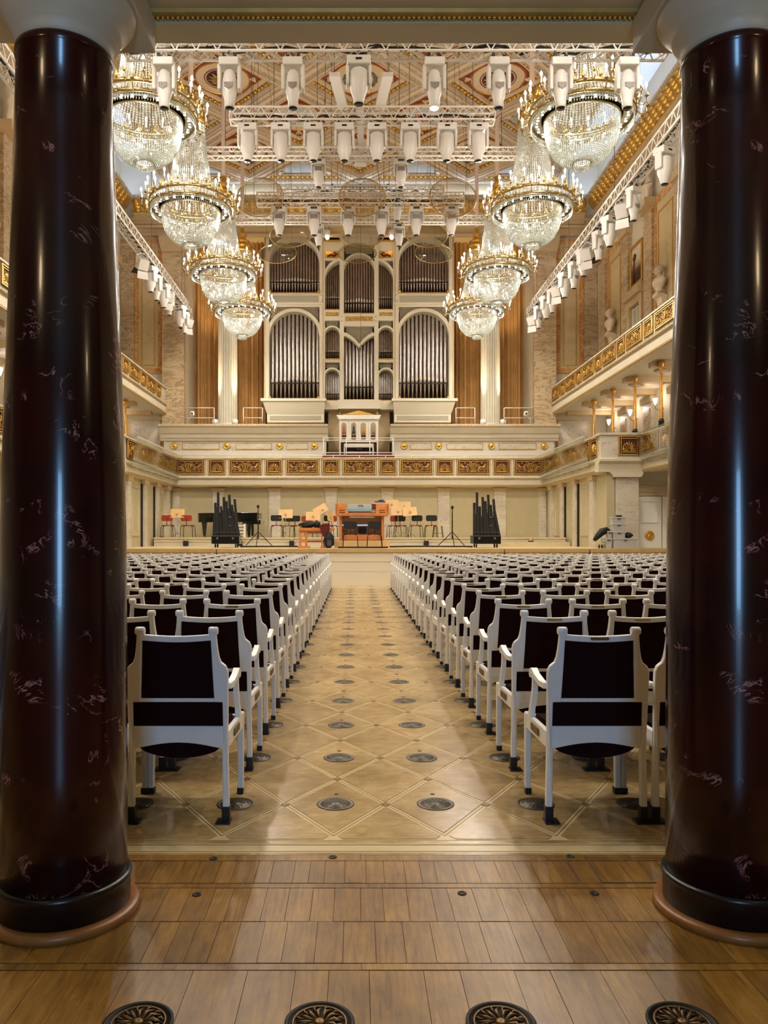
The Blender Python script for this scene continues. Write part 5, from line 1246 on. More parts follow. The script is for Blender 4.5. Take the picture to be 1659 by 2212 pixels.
def fixture(kind, label, loc, rz=0.0, s=1.0, group='stage lights', lit=False):
    f = thing('barn_door_lamp' if kind == 'barn' else 'moving_spotlight', label, 'spotlight', loc, group, rz); f.scale = (s, s, s)
    for n, me, cl in FIX[kind]:
        if n == 'lens' and lit: me = MB().lathe([(0.088, -1.0), (0.085, -1.02), (0.001, -1.025)], 16).mesh('lens', M['lenslit'])
        o = put(n, me, f)
        if cl: o['kind'] = 'stuff'
    return f
for k, px in enumerate((355, 496, 633, 775, 938, 1077, 1211, 1355)):
    if k == 3: fixture('pear', 'broad white spotlight at the middle of the front truss', (X_(px, YA), YA, zA-0.05), 0, 0.88, 'spotlights on the front truss')
    else: fixture('yoke', f'white yoke spotlight on the front truss, {ORD[k]} from the left' + (', its lens glowing' if k == 4 else ''), (X_(px, YA), YA, zA-0.05), 0, 0.86, 'spotlights on the front truss', k == 4)
for k, px in enumerate((535, 607, 677, 744, 814, 886, 965, 1033)):
    fixture('pear', f'rounded white spotlight in the row of eight, {ORD[k]} from the left', (X_(px, YB), YB, zB-0.06), 0, 0.98, 'row of eight spotlights')
for k, px in enumerate((603, 678.5, 752, 824, 899, 974.5)):
    fixture('grill', f'grilled white spotlight in the row of six, {ORD[k]} from the left', (X_(px, YD), YD, zD-0.06), 0, 1.0, 'row of six grilled spotlights')
for k, px in enumerate((688, 866)): fixture('grill', f'grilled white spotlight under the slim middle truss, {("left","right")[k]} one', (X_(px, YC), YC, zC-0.05), 0, 0.86, 'pair of spotlights on the slim middle truss')
for k, px in enumerate((688, 862)): fixture('grill', f'small grilled spotlight just above the organ, {("left","right")[k]} one', (X_(px, YE), YE, zE-0.05), 0, 0.82, 'pair of spotlights above the organ')
fixture('grill', 'white spotlight on the short truss behind the six grilled spotlights', (X_(858, YD2), YD2, zD2-0.05), 0, 0.85, 'stage lights')
# side trusses over the balconies
for sx, sd, ya in ((-1, 'left', 14.0), (1, 'right', 14.0)):
    zt = 10.45; X0 = sx*6.95
    t = truss(f'long white truss hanging along the {sd} wall', (X0, ya, zt+0.05), (X0, 31.9, zt), 0.3, 0.3)
    for k in range(4):
        x = 3+4.6*k; put('hanging_wire', MB().tube([(x, 0, 0.3), (x, 0, 5.9)], 0.010, 4).mesh('hanging_wire', M['wire']), t)
    hd = (18.1, 20.1, 22.0, 23.0, 24.5, 25.6, 26.7, 28.4, 29.3, 30.5) if sx > 0 else (21.5, 26.1, 26.9, 27.9, 28.7, 30.5, 31.3)
    bd = (20.8, 24.0, 27.6, 31.4) if sx > 0 else (24.9, 28.3, 31.75)
    for k, y in enumerate(sorted(hd, reverse=True)): fixture('pear' if k % 2 else 'yoke', f'white spotlight on the {sd} wall truss, {ORD[k]} from the organ end', (X0, y, zt-0.04), sx*0.5, 0.92 if k % 2 else 0.86, f'spotlights on the {sd} wall truss')
    for k, y in enumerate(sorted(bd, reverse=True)): fixture('barn', f'white barn door lamp on the {sd} wall truss, {ORD[k]} from the organ end', (X0-sx*0.05, y, zt+0.0), -sx*0.7, 0.85, f'barn door lamps on the {sd} wall truss')
# ---------------- white line loudspeaker and the two slanted boards under the ceiling
ls = thing('line_loudspeaker', 'tall white column loudspeaker hanging in the middle of the hall', 'loudspeaker', (X_(779, 22), 22, Z_(352, 22)))
wv = 14/2/77.3
put('body', MB().box(-wv, wv, -0.08, 0.08, 0.12, 1.75).mesh('body', M['fixture'], 0.01), ls)
put('foot', MB().box(-0.17, 0.17, -0.12, 0.12, -0.06, 0.14).mesh('foot', M['fixture'], 0.02), ls)
for s in (-1, 1): put('side_horn', MB().lathe([(0.05, 0), (0.1, 0.25), (0.09, 0.3)], 10).xf(Matrix.Translation((s*0.15, 0, 0.1)) @ Matrix.Rotation(s*1.75, 4, 'Y')).mesh('side_horn', M['fixture']), ls)
put('hanging_wire', MB().tube([(0, 0, 1.75), (0, 0, 16.4-ls.location.z)], 0.012, 5).mesh('hanging_wire', M['wire']), ls)
for s, (pa, pb) in (('left', ((722, 165), (742, 238))), ('right', ((838, 165), (820, 238)))):
    A, B = at(*pa, 20.6), at(*pb, 22.4); d = (B-A); wv = 0.14
    o = mk('slanted_board', MB().hexa([(A.x-wv, A.y, A.z), (A.x+wv, A.y, A.z), (B.x+wv, B.y, B.z), (B.x-wv, B.y, B.z)], [(A.x-wv, A.y, A.z+0.12), (A.x+wv, A.y, A.z+0.12), (B.x+wv, B.y, B.z+0.12), (B.x-wv, B.y, B.z+0.12)]), M['fixture'])
    tag(o, f'slanted white board under the ceiling, {s} of the middle spotlight', 'board', 'slanted boards under the ceiling')
    mk('hanging_wire', MB().tube([(A.x, A.y, A.z+0.1), (A.x, A.y, 16.4)], 0.012, 4), M['wire'], o)
# microphone bar and its cable over the stage
mbr = thing('microphone_bar', 'black microphone bar hanging in front of the organ', 'microphone', at(778, 404, 26.68))
put('bar', MB().tube([(-0.95, 0, 0), (0.95, 0, 0)], 0.02, 6).mesh('bar', M['blackmat']), mbr)
put('stem', MB().tube([(0, 0, 0.1), (0, 0, -0.68)], 0.03, 6).mesh('stem', M['blackmat']), mbr)
for s in (-1, 1): put('capsule', MB().tube([(s*0.9, 0, 0), (s*0.95, -0.02, 0.1)], 0.03, 6).mesh('capsule', M['blackmat']), mbr)
put('drop_cable', MB().tube([(0.02, 0, -0.68), (0.02, 0, -7.0)], 0.008, 4).mesh('drop_cable', M['wire']), mbr)
for s in (-1, 1): put('hanging_wire', MB().tube([(s*0.7, 0, 0), (s*0.1, 0, 16.4-mbr.location.z)], 0.008, 4).mesh('hanging_wire', M['wire']), mbr)
# ---------------- clear acoustic discs
disc_me = MB().lathe([(0.7, 0), (0.7, 0.012), (0.001, 0.012)], 40, caps=True).mesh('pane', M['acryl'])
drim_me = MB().tube([(0.71*cos(2*pi*k/40), 0.71*sin(2*pi*k/40), 0.006) for k in range(40)], 0.021, 6, True).mesh('rim', M['brass'])
for r, (Y, py, tilt, pxs, nm3) in enumerate(((23.2, 428, 25, (562, 782, 978), 'highest'), (27.6, 508, 13, (628, 785, 922), 'middle'), (29.5, 548, 9, (600, 772, 937), 'lowest'))):
    for k, px in enumerate(pxs):
        p = at(px, py, Y)
        ds = Y/(24.0, 27.0, 29.5)[r]
        d = thing('acoustic_disc', f'clear round acoustic disc with brass rim, {("left","middle","right")[k]} one of the {nm3} row', 'acoustic disc', p, 'clear acoustic discs')
        R = Matrix.Rotation(radians((k-1)*(12 if r == 0 else 5)), 4, 'Y') @ Matrix.Rotation(-radians(tilt), 4, 'X')
        put('pane', disc_me, d, (0, 0, 0), R.to_euler(), (ds, ds, 1)); put('rim', drim_me, d, (0, 0, 0), R.to_euler(), (ds, ds, 1))
        for a in range(3):
            q = R @ Vector((0.66*cos(2*pi*a/3+0.5), 0.66*sin(2*pi*a/3+0.5), 0))
            put('hanging_wire', MB().tube([q, (q.x*0.2, q.y*0.2, 16.4-p.z)], 0.006, 4).mesh('hanging_wire', M['wire']), d)
# ================================================================ HALL CHAIRS
# local frame: origin on the floor midway between the rear feet, +y towards the stage
def lean(z): return -0.085*max(0.0, z-0.42)
def leaned(mb): mb.v = [(x, y+lean(z), z) for x, y, z in mb.v]; return mb
OUT = [(0.265, 0.075), (0.258, 0.42), (0.262, 0.66), (0.264, 0.78), (0.262, 0.80), (0.252, 0.822), (0.238, 0.834), (0.228, 0.842), (0.219, 0.865), (0.212, 0.905), (0.207, 0.95), (0.204, 1.0)]
INN = [(0.176, 1.0), (0.178, 0.95), (0.184, 0.80), (0.191, 0.652), (0.191, 0.632), (0.234, 0.632), (0.236, 0.42), (0.230, 0.38), (0.232, 0.075)]
def stile(s, finial=False, fine=True):
    pts = OUT+INN
    if s < 0: pts = [(-x, z) for x, z in pts][::-1]
    mb = MB().prism(pts, 'xz', -0.018, 0.02)
    if finial: mb.box(*sorted((s*0.172, s*0.208)), -0.03, 0.028, 0.985, 1.022)
    return leaned(mb)
CP = []     # (name, mesh) of the full chair
def cp(name, mb, m, bevel=0.0, seg=1): CP.append((name, mb.mesh(name, M[m], bevel, seg)))
for s in (-1, 1): cp('back_stile', stile(s), 'chairwhite', 0.004)
for s in (-1, 1):
    f = MB().lathe([(0.017, -0.024), (0.021, -0.018), (0.021, 0.018), (0.017, 0.024)], 14).xf(Matrix.Translation((s*0.190, lean(1.0), 1.006)) @ Matrix.Rotation(pi/2, 4, 'Y')); cp('scroll_finial', f, 'chairwhite')
tr = MB(); n = 8
lo = [(-0.18+0.36*i/n, 0.957-0.010*sin(pi*i/n)) for i in range(n+1)]; hi = [(-0.18+0.36*i/n, 0.988-0.010*sin(pi*i/n)) for i in range(n+1)][::-1]
cp('top_rail', leaned(MB().prism(lo+hi, 'xz', -0.016, 0.018)), 'chairwhite', 0.003)
cp('mid_rail', leaned(MB().box(-0.195, 0.195, -0.014, 0.016, 0.632, 0.652)), 'chairwhite', 0.003)
bt = [(-0.236+0.472*i/10, 0.382+0.034*sin(pi*i/10)) for i in range(11)]
cp('apron', MB().prism(bt+[(0.236, 0.503), (-0.236, 0.503)], 'xz', -0.014, 0.016), 'chairwhite', 0.003)
cp('apron_panel', MB().annulus([(-0.225, 0.43), (0.225, 0.43), (0.225, 0.49), (-0.225, 0.49)], [(-0.215, 0.44), (0.215, 0.44), (0.215, 0.48), (-0.215, 0.48)], 'xz', -0.017, -0.013), 'chairwhite')
cp('back_pad', leaned(MB().prism([(-0.193, 0.65), (0.193, 0.65), (0.18, 0.958), (-0.18, 0.958)], 'xz', -0.006, 0.035)), 'uphol', 0.006)
cp('lumbar_pad', leaned(MB().box(-0.236, 0.236, -0.004, 0.04, 0.50, 0.634)), 'uphol', 0.006)
seat = MB()
pr = [(-0.225, 0.02), (0.225, 0.02), (0.25, 0.46), (-0.25, 0.46)]
arc = [(-0.222+0.444*i/12, 0.385-0.062*sin(pi*i/12)**0.6) for i in range(13)]
seat.prism(arc+[(0.226, 0.402), (-0.226, 0.402)], 'xz', 0.03, 0.45)
cp('seat_base', seat, 'uphol')
cp('seat_cushion', MB().hexa([(-0.228, 0.02, 0.40), (0.228, 0.02, 0.40), (0.245, 0.46, 0.40), (-0.245, 0.46, 0.40)], [(-0.222, 0.03, 0.48), (0.222, 0.03, 0.48), (0.235, 0.45, 0.47), (-0.235, 0.45, 0.47)]), 'uphol', 0.02, 2)
for s in (-1, 1):
    cp('side_rail', MB().hexa([(s*0.235, 0.0, 0.385), (s*0.262, 0.0, 0.385), (s*0.275, 0.47, 0.385), (s*0.248, 0.47, 0.385)], [(s*0.235, 0.0, 0.475), (s*0.262, 0.0, 0.475), (s*0.275, 0.47, 0.475), (s*0.248, 0.47, 0.475)]), 'chairwhite', 0.004)
    cp('front_leg', MB().hexa([(s*0.246, 0.435, 0.03), (s*0.276, 0.435, 0.03), (s*0.276, 0.468, 0.03), (s*0.246, 0.468, 0.03)], [(s*0.24, 0.43, 0.47), (s*0.277, 0.43, 0.47), (s*0.277, 0.472, 0.47), (s*0.24, 0.472, 0.47)]), 'chairwhite', 0.004)
    arm = MB(); ap = [(0.0, 0.71), (0.1, 0.705), (0.22, 0.72), (0.29, 0.742), (0.325, 0.735)]
    for i in range(4):
        (ya, za), (yb, zb) = ap[i], ap[i+1]
        arm.hexa([(s*0.242, ya, za-0.014), (s*0.276, ya, za-0.014), (s*0.276, yb, zb-0.014), (s*0.242, yb, zb-0.014)], [(s*0.242, ya, za+0.016), (s*0.276, ya, za+0.016), (s*0.276, yb, zb+0.016), (s*0.242, yb, zb+0.016)])
    arm.lathe([(0.022, -0.02), (0.026, -0.014), (0.026, 0.014), (0.022, 0.02)], 12, (0, 0, 0))
    nv = 48; M_ = Matrix.Translation((s*0.256, 0.325, 0.722)) @ Matrix.Rotation(pi/2, 4, 'Y')
    arm.v[-nv:] = [tuple(M_ @ Vector(p)) for p in arm.v[-nv:]]
    cp('armrest', arm, 'chairwhite')
    sup = [(0.27, 0.715), (0.262, 0.68), (0.275, 0.62), (0.305, 0.56), (0.335, 0.52), (0.35, 0.475)]
    sm = MB()
    w_ = [0.015, 0.016, 0.02, 0.021, 0.02, 0.03]
    for i in range(5):
        (ya, za), (yb, zb) = sup[i], sup[i+1]
        sm.hexa([(s*0.246, yb-w_[i+1], zb), (s*0.274, yb-w_[i+1], zb), (s*0.274, yb+w_[i+1], zb), (s*0.246, yb+w_[i+1], zb)], [(s*0.246, ya-w_[i], za), (s*0.274, ya-w_[i], za), (s*0.274, ya+w_[i], za), (s*0.246, ya+w_[i], za)])
    cp('arm_support', sm, 'chairwhite', 0.0)
    cp('number_plate', MB().hexa([(s*0.268, 0.14, 0.412), (s*0.2735, 0.14, 0.412), (s*0.277, 0.3, 0.412), (s*0.272, 0.3, 0.412)], [(s*0.268, 0.14, 0.45), (s*0.2735, 0.14, 0.45), (s*0.277, 0.3, 0.45), (s*0.272, 0.3, 0.45)]), 'brassdull')
    cp('metal_shoe', MB().box(*sorted((s*0.228, s*0.27)), -0.024, 0.026, 0.0, 0.082), 'metalblack', 0.003)
    cp('metal_shoe', MB().box(*sorted((s*0.24, s*0.276)), 0.43, 0.475, 0.0, 0.035), 'metalblack', 0.003)
    cp('anchor_plate', MB().box(*sorted((s*0.20, s*0.276)), -0.05, 0.03, 0.0, 0.009), 'metalblack')
cp('front_rail', MB().box(-0.245, 0.245, 0.44, 0.465, 0.39, 0.46), 'chairwhite', 0.003)
CM1 = CP
# simpler chairs for the rows further away
MID = []
for s in (-1, 1): MID.append(('back_stile', stile(s, True).mesh('back_stile', M['chairwhite'])))
by = {}
for nme, me in CM1: by.setdefault(nme, []).append(me)
for nme in ('top_rail', 'mid_rail', 'apron', 'back_pad', 'lumbar_pad', 'seat_cushion'): MID.append((nme, by[nme][0]))
for nme in ('front_leg', 'armrest', 'arm_support', 'side_rail', 'metal_shoe'):
    for me in by[nme]: MID.append((nme, me))
FAR = MID[:2]+[(n, by[n][0]) for n in ('top_rail', 'back_pad', 'seat_cushion', 'apron')]+[(n, m) for n in ('armrest', 'front_leg', 'metal_shoe') for m in by[n]]
plaque = MB().prism([(-0.05, 0.958), (-0.043, 0.966), (0.043, 0.966), (0.05, 0.958), (0.043, 0.95), (-0.043, 0.95)], 'xz', -0.0235, -0.016)
plaque.v = [(x, y+lean(z), z+0.009) for x, y, z in plaque.v]; plaque_me = plaque.mesh('brass_plaque', M['brass'])
NR = 20; CX0 = 1.095
chairs = []
for k in range(NR):
    Y = ROW0+k*PD
    for sx in (-1, 1):
        for j in range(16):
            x = sx*(CX0+j*PW)
            px = VX+(x-CAMX)/(Y+0.0)*FPX; hw = 0.28/Y*FPX
            if px+hw < 262 or px-hw > 1462 or abs(x) > 9.0: continue
            chairs.append((k, sx, j, x, Y))
rp = random.Random(3)
for k, sx, j, x, Y in chairs:
    sd = 'left' if sx < 0 else 'right'
    seat_txt = 'aisle seat' if j == 0 else f'{ORD[j]} seat from the aisle'
    has_pl = (sx > 0 and j == 0) or rp.random() < 0.3
    if k == 0 and sx < 0: has_pl = False
    lab = f'white armchair, dark upholstery, {ORD[k]} row from the columns, {sd} block, {seat_txt}'
    c = thing('hall_chair', lab, 'chair', (x, Y, 0), 'rows of white hall chairs')
    parts = CM1 if k < 6 else (MID if k < 12 else FAR)
    for nme, me in parts: put(nme, me, c)
    if has_pl and k < 15: put('brass_plaque', plaque_me, c)
# the seats of the same rows that the two columns hide, joined
done = {(k, sx, j) for k, sx, j, x, Y in chairs}
wm, um = MB(), MB()
for k in range(NR):
    for sx in (-1, 1):
        for j in range(14):
            if (k, sx, j) in done: continue
            x, Y = sx*(CX0+j*PW), ROW0+k*PD; T = (x, Y, 0)
            a, b = MB(), MB()
            for s in (-1, 1):
                a.merge(stile(s, True)); a.box(*sorted((s*0.24, s*0.276)), 0.43, 0.47, 0, 0.47); a.box(*sorted((s*0.242, s*0.276)), 0, 0.33, 0.7, 0.735); a.box(*sorted((s*0.246, s*0.274)), 0.27, 0.31, 0.47, 0.7)
                b.box(*sorted((s*0.228, s*0.27)), -0.024, 0.026, 0, 0.082)
            a.merge(leaned(MB().box(-0.18, 0.18, -0.016, 0.018, 0.957, 0.988))); a.box(-0.236, 0.236, -0.014, 0.016, 0.39, 0.503); a.merge(leaned(MB().box(-0.195, 0.195, -0.014, 0.016, 0.632, 0.652)))
            b.merge(leaned(MB().box(-0.185, 0.185, -0.006, 0.035, 0.65, 0.958))); b.merge(leaned(MB().box(-0.236, 0.236, -0.004, 0.04, 0.5, 0.634))); b.box(-0.225, 0.225, 0.02, 0.45, 0.34, 0.47)
            wm.merge(a.shift(T)); um.merge(b.shift(T))
nw = len(wm.f); wm.merge(um)
me = wm.mesh('hall_chair_rows', M['chairwhite']); me.materials.append(M['uphol'])
me.polygons.foreach_set('material_index', [0]*nw+[1]*(len(wm.f)-nw))
o = tag(put('hall_chair_rows', me), 'further white hall chairs in the rows behind the two columns', 'chair'); o['kind'] = 'stuff'
# ================================================================ STAGE FURNITURE
def rotz(v, a): return (v[0]*cos(a)-v[1]*sin(a), v[0]*sin(a)+v[1]*cos(a))
SC = {}
def schair_parts(mseat, mback):
    P = []
    P.append(('seat', MB().hexa([(-0.2, -0.19, 0.43), (0.2, -0.19, 0.43), (0.21, 0.2, 0.44), (-0.21, 0.2, 0.44)], [(-0.2, -0.19, 0.455), (0.2, -0.19, 0.455), (0.21, 0.2, 0.47), (-0.21, 0.2, 0.47)]).mesh('seat', M[mseat], 0.02, 2)))
    P.append(('backrest', MB().prism([(-0.17, 0.60), (0.17, 0.60), (0.205, 0.64), (0.205, 0.78), (0.17, 0.82), (-0.17, 0.82), (-0.205, 0.78), (-0.205, 0.64)], 'xz', -0.235, -0.20).mesh('backrest', M[mback], 0.01, 2)))
    P.append(('back_stem', MB().tube([(0, -0.1, 0.42), (0, -0.2, 0.46), (0, -0.235, 0.55), (0, -0.24, 0.72)], 0.012, 6).mesh('back_stem', M['metalblack'])))
    for sx in (-1, 1):
        for sy in (-1, 1):
            P.append(('leg', MB().tube([(sx*0.13, sy*0.12, 0.425), (sx*0.19, sy*0.17, 0.415), (sx*0.215, sy*0.2, 0.36), (sx*0.235, sy*0.23, 0.0)], 0.012, 6).mesh('leg', M['metalblack'])))
    return P
SC['black'] = schair_parts('redwood', 'blackmat'); SC['allblack'] = schair_parts('blackmat', 'blackmat'); SC['red'] = schair_parts('redwood', 'redwood')
def schair(kind, px, Y, z, rz, label):
    c = thing('stage_chair', label, 'chair', (X_(px, Y), Y, z), 'musicians chairs', rz)
    for n, me in SC[kind]: put(n, me, c)
for kind, px, Y, rz, lab in (
    ('red', 363, 29.3, 0.05, 'red plywood stage chair left of the music stand by the piano'),
    ('red', 406, 29.3, -0.05, 'red plywood stage chair between music stand and grand piano'),
    ('black', 598, 29.2, 0.0, 'black backed stage chair leftmost of the group left of the console'),
    ('black', 624, 30.2, 0.1, 'black backed stage chair behind the music stand left of the console'),
    ('black', 642, 30.0, -0.3, 'black backed stage chair left of the red one behind the wooden bench'),
    ('red', 662, 30.4, 0.1, 'red backed stage chair behind the wooden bench'),
    ('black', 703, 29.6, 0.6, 'black backed stage chair half hidden by tilted music stands'),
    ('red', 722, 30.2, -0.4, 'red seated chair just left of the organ console'),
    ('red', 851, 30.0, 0.2, 'red backed stage chair right beside the organ console'),
    ('black', 866, 29.7, -0.2, 'black backed stage chair behind the music stands right of the console'),
    ('black', 898, 29.4, 0.15, 'black backed stage chair second from the right end of the row'),
    ('black', 931, 29.3, 0.0, 'black backed stage chair at the right end of the row')):
    schair(kind, px, Y, RZ, rz, lab)
schair('allblack', 757, 24.4, STZ, 0.0, 'black stage chair in front of the console, left one')
schair('allblack', 809, 24.4, STZ, 0.0, 'black stage chair in front of the console, right one')
stl = thing('stool', 'small pale stool right of the row of stage chairs', 'stool', (X_(946, 29.6), 29.6, RZ))
put('seat', MB().box(-0.17, 0.17, -0.15, 0.15, 0.42, 0.45).mesh('seat', M['palewood'], 0.01), stl)
for sx in (-1, 1):
    for sy in (-1, 1): put('leg', MB().tube([(sx*0.14, sy*0.12, 0.42), (sx*0.19, sy*0.16, 0)], 0.013, 6).mesh('leg', M['brassdull']), stl)
put('footrest', MB().tube([(-0.17, -0.14, 0.15), (0.17, -0.14, 0.15)], 0.01, 5).mesh('footrest', M['brassdull']), stl)
# music stands
def stand(px, py_top, Y, label, tilt=0.25, roll=0.0, rz=0.0, w=0.52, h=0.33):
    zt = Z_(py_top, Y); s = thing('music_stand', label, 'music stand', (X_(px, Y), Y, RZ), 'wooden music stands', rz); H = zt-RZ-h
    d = MB().box(-w/2, w/2, -0.008, 0.008, 0, h).xf(Matrix.Translation((0, -0.03, H)) @ Matrix.Rotation(roll, 4, 'Y') @ Matrix.Rotation(-tilt, 4, 'X'))
    put('desk', d.mesh('desk', M['palewood'], 0.004), s)
    put('pole', MB().tube([(0, 0.03, 0.1), (0, 0.03, H+0.12)], 0.011, 6).mesh('pole', M['chrome']), s)
    put('knob', MB().ball((0, -0.05, H+0.14), 0.04, 8, 5).mesh('knob', M['chrome']), s)
    for k in range(3):
        a = 2*pi*k/3+0.5; put('leg', MB().tube([(0, 0.03, 0.2), (0.27*cos(a), 0.03+0.27*sin(a), 0.01)], 0.010, 5).mesh('leg', M['chrome']), s)
stand(383, 1099, 29.1, 'wooden music stand between the two red chairs by the piano')
stand(617, 1100, 29.0, 'wooden music stand leftmost of those left of the console')
stand(676, 1105, 28.9, 'low wooden music stand above the wooden bench')
stand(697, 1090, 29.2, 'tilted wooden music stand leaning towards the console', 0.3, -0.55)
stand(713, 1105, 29.0, 'narrow turned music stand just left of the console', 0.15, 0.1, 1.15, 0.5, 0.36)
stand(846, 1079, 30.2, 'wooden music stand directly behind the right console corner')
stand(873, 1083, 30.4, 'wooden music stand at the back of the group right of the console')
stand(860, 1094, 29.1, 'wooden music stand in front right beside the console')
stand(886, 1095, 29.0, 'wooden music stand rightmost beside the console', 0.25, -0.08)
# ---------------- grand piano
px0, px1, PY = 421, 562, 30.0
pn_ = thing('grand_piano', 'black grand piano with closed lid behind the left pipe cart', 'piano', (X_(490, PY), PY+0.4, RZ))
hl = 1.24
out = [(1.2, -0.75), (1.2, 0.72), (0.2, 0.72), (-0.9, 0.70), (-1.18, 0.55), (-1.24, 0.25), (-1.15, 0.0), (-0.85, -0.18), (-0.45, -0.34), (-0.1, -0.55), (0.25, -0.72), (0.6, -0.76)]
put('case', MB().prism(out, 'xy', 0.58, 0.90).mesh('case', M['black'], 0.01), pn_)
put('lid', MB().prism([(x*1.01, y*1.01) for x, y in out if True], 'xy', 0.905, 0.935).mesh('lid', M['black'], 0.006), pn_)
put('keybed', MB().box(0.85, 1.32, -0.7, 0.7, 0.5, 0.66).mesh('keybed', M['black'], 0.01), pn_)
put('keyboard', MB().box(1.08, 1.29, -0.62, 0.62, 0.66, 0.69).mesh('keyboard', M['white']), pn_)
put('fallboard', MB().box(1.04, 1.08, -0.66, 0.66, 0.66, 0.84).mesh('fallboard', M['black']), pn_)
for x, y in ((-0.98, 0.3), (0.72, -0.55), (0.72, 0.55)):
    put('leg', MB().hexa([(x-0.045, y-0.045, 0.06), (x+0.045, y-0.045, 0.06), (x+0.045, y+0.045, 0.06), (x-0.045, y+0.045, 0.06)], [(x-0.1, y-0.09, 0.58), (x+0.1, y-0.09, 0.58), (x+0.1, y+0.09, 0.58), (x-0.1, y+0.09, 0.58)]).mesh('leg', M['black'], 0.01), pn_)
    put('castor', MB().lathe([(0.035, 0), (0.05, 0.03), (0.035, 0.06)], 10, (x, y, 0)).mesh('castor', M['brass']), pn_)
put('pedal_lyre', MB().box(0.9, 0.98, -0.14, 0.14, 0.06, 0.52).mesh('pedal_lyre', M['black'], 0.01), pn_)
for k, y in enumerate((-0.09, 0, 0.09)): put('pedal', MB().box(0.95, 1.1, y-0.02, y+0.02, 0.05, 0.07).mesh('pedal', M['brass']), pn_)
for k in range(3):
    tag(mk('sheet_music', MB().box(X_(531+k*7, 29.6), X_(536+k*7, 29.6), 29.9, 30.1, RZ+0.936, RZ+0.955), M['white']), f'white sheet music on the piano lid, {ORD[k]} from the left', 'paper', 'papers on the piano')
sh = thing('step_unit', 'white slatted step unit under the piano', 'steps', (X_(520, 29.0), 29.0, RZ))
for k in range(4): put('slat', MB().box(-0.3+0.03*k, 0.12, -0.12, 0.12, 0.05+0.12*k, 0.09+0.12*k).mesh('slat', M['white']), sh)
put('side', MB().box(0.12, 0.18, -0.14, 0.14, 0, 0.5).mesh('side', M['white']), sh)
# ---------------- black pipe carts
for sd, pc, mir in (('left', 489, 1), ('right', 1048, 1)):
    Yc = 25.6; S_ = 1/6.636/66.4
    c = thing('pipe_cart', f'wheeled black case carrying square black organ pipes, {sd} side of the stage', 'organ pipes', (X_(pc, Yc), Yc, STZ), 'black pipe carts')
    put('case', MB().box(-0.42, 0.46, -0.3, 0.3, 0.12, 0.38).mesh('case', M['black'], 0.012), c)
    put('side_panel', MB().box(-0.44, -0.40, -0.29, 0.29, 0.13, 0.37).mesh('side_panel', M['brassdull'] if False else M['greyd']), c)
    put('lid_rim', MB().box(-0.43, 0.47, -0.31, 0.31, 0.36, 0.39).mesh('lid_rim', M['greyd']), c)
    for k, x in enumerate((-0.24, 0.26)): put('latch', MB().box(x-0.03, x+0.03, -0.325, -0.3, 0.27, 0.33).mesh('latch', M['chrome']), c)
    for x in (-0.32, 0.34):
        for y in (-0.22, 0.22): put('wheel', MB().lathe([(0.055, -0.02), (0.06, 0), (0.055, 0.02)], 12).xf(Matrix.Translation((x, y, 0.06)) @ Matrix.Rotation(pi/2, 4, 'Y')).mesh('wheel', M['blackmat']), c)
    for (u0, u1, v) in ((838, 870, 262), (877, 908, 112), (920, 948, 312), (957, 990, 180), (997, 1028, 238), (1035, 1068, 147), (1075, 1105, 290), (1113, 1145, 210)):
        x0, x1 = (u0-1010)*S_, (u1-1010)*S_; zt = 0.38+(735-v)*S_; sl = (x0+0.36)*0.16
        put('pipe', MB().hexa([(x0+sl, -0.04, 0.38), (x1+sl, -0.04, 0.38), (x1+sl, 0.04, 0.38), (x0+sl, 0.04, 0.38)], [(x0, -0.04, zt), (x1, -0.04, zt), (x1, 0.04, zt), (x0, 0.04, zt)]).mesh('pipe', M['blackmat']), c)
        zt2 = 0.38+(735-v)*S_*0.66
        put('pipe', MB().hexa([(x0+sl*1.6-0.02, -0.2, 0.38), (x1+sl*1.6+0.01, -0.2, 0.38), (x1+sl*1.6+0.01, -0.1, 0.38), (x0+sl*1.6-0.02, -0.1, 0.38)], [(x0, -0.18, zt2), (x1+0.012, -0.18, zt2), (x1+0.012, -0.08, zt2), (x0, -0.08, zt2)]).mesh('pipe', M['blackmat']), c)
    put('cross_bar', MB().box(-0.38, 0.42, -0.22, -0.2, 0.48, 0.5).mesh('cross_bar', M['greyd']), c)
    for z in (0.7, 0.97): put('bracket', MB().box(0.1, 0.2, -0.23, -0.2, z, z+0.025).mesh('bracket', M['chrome']), c)
    put('frame_upright', MB().box(-0.385, -0.36, -0.05, 0.05, 0.38, 1.25).mesh('frame_upright', M['greyd']), c)
# ---------------- microphone stands
for sd, px, py in (('left', 557.5, 1091), ('right', 977, 1093)):
    Ym = 26.2; h = Z_(py, Ym)-STZ
    m_ = thing('microphone_stand', f'tall black microphone stand on a tripod beside the {sd} pipe cart', 'microphone stand', (X_(px, Ym), Ym, STZ), 'microphone stands')
    put('pole', MB().tube([(0, 0, 0.28), (0, 0, h-0.25), (0, 0, h-0.08)], [0.022, 0.018, 0.012], 8).mesh('pole', M['blackmat']), m_)
    put('microphone', MB().ball((0, 0, h-0.05), 0.05, 10, 7, 1.2).mesh('microphone', M['blackmat']), m_)
    put('clamp', MB().ball((0, -0.01, h-0.5), 0.035, 8, 5).mesh('clamp', M['greyd']), m_)
    for k in range(3):
        a = 2*pi*k/3+pi/6; put('leg', MB().tube([(0, 0, 0.52), (0.55*cos(a), 0.55*sin(a), 0.012)], 0.014, 6).mesh('leg', M['metalblack']), m_)
        put('brace', MB().tube([(0, 0, 0.3), (0.32*cos(a), 0.32*sin(a), 0.23)], 0.008, 5).mesh('brace', M['metalblack']), m_)
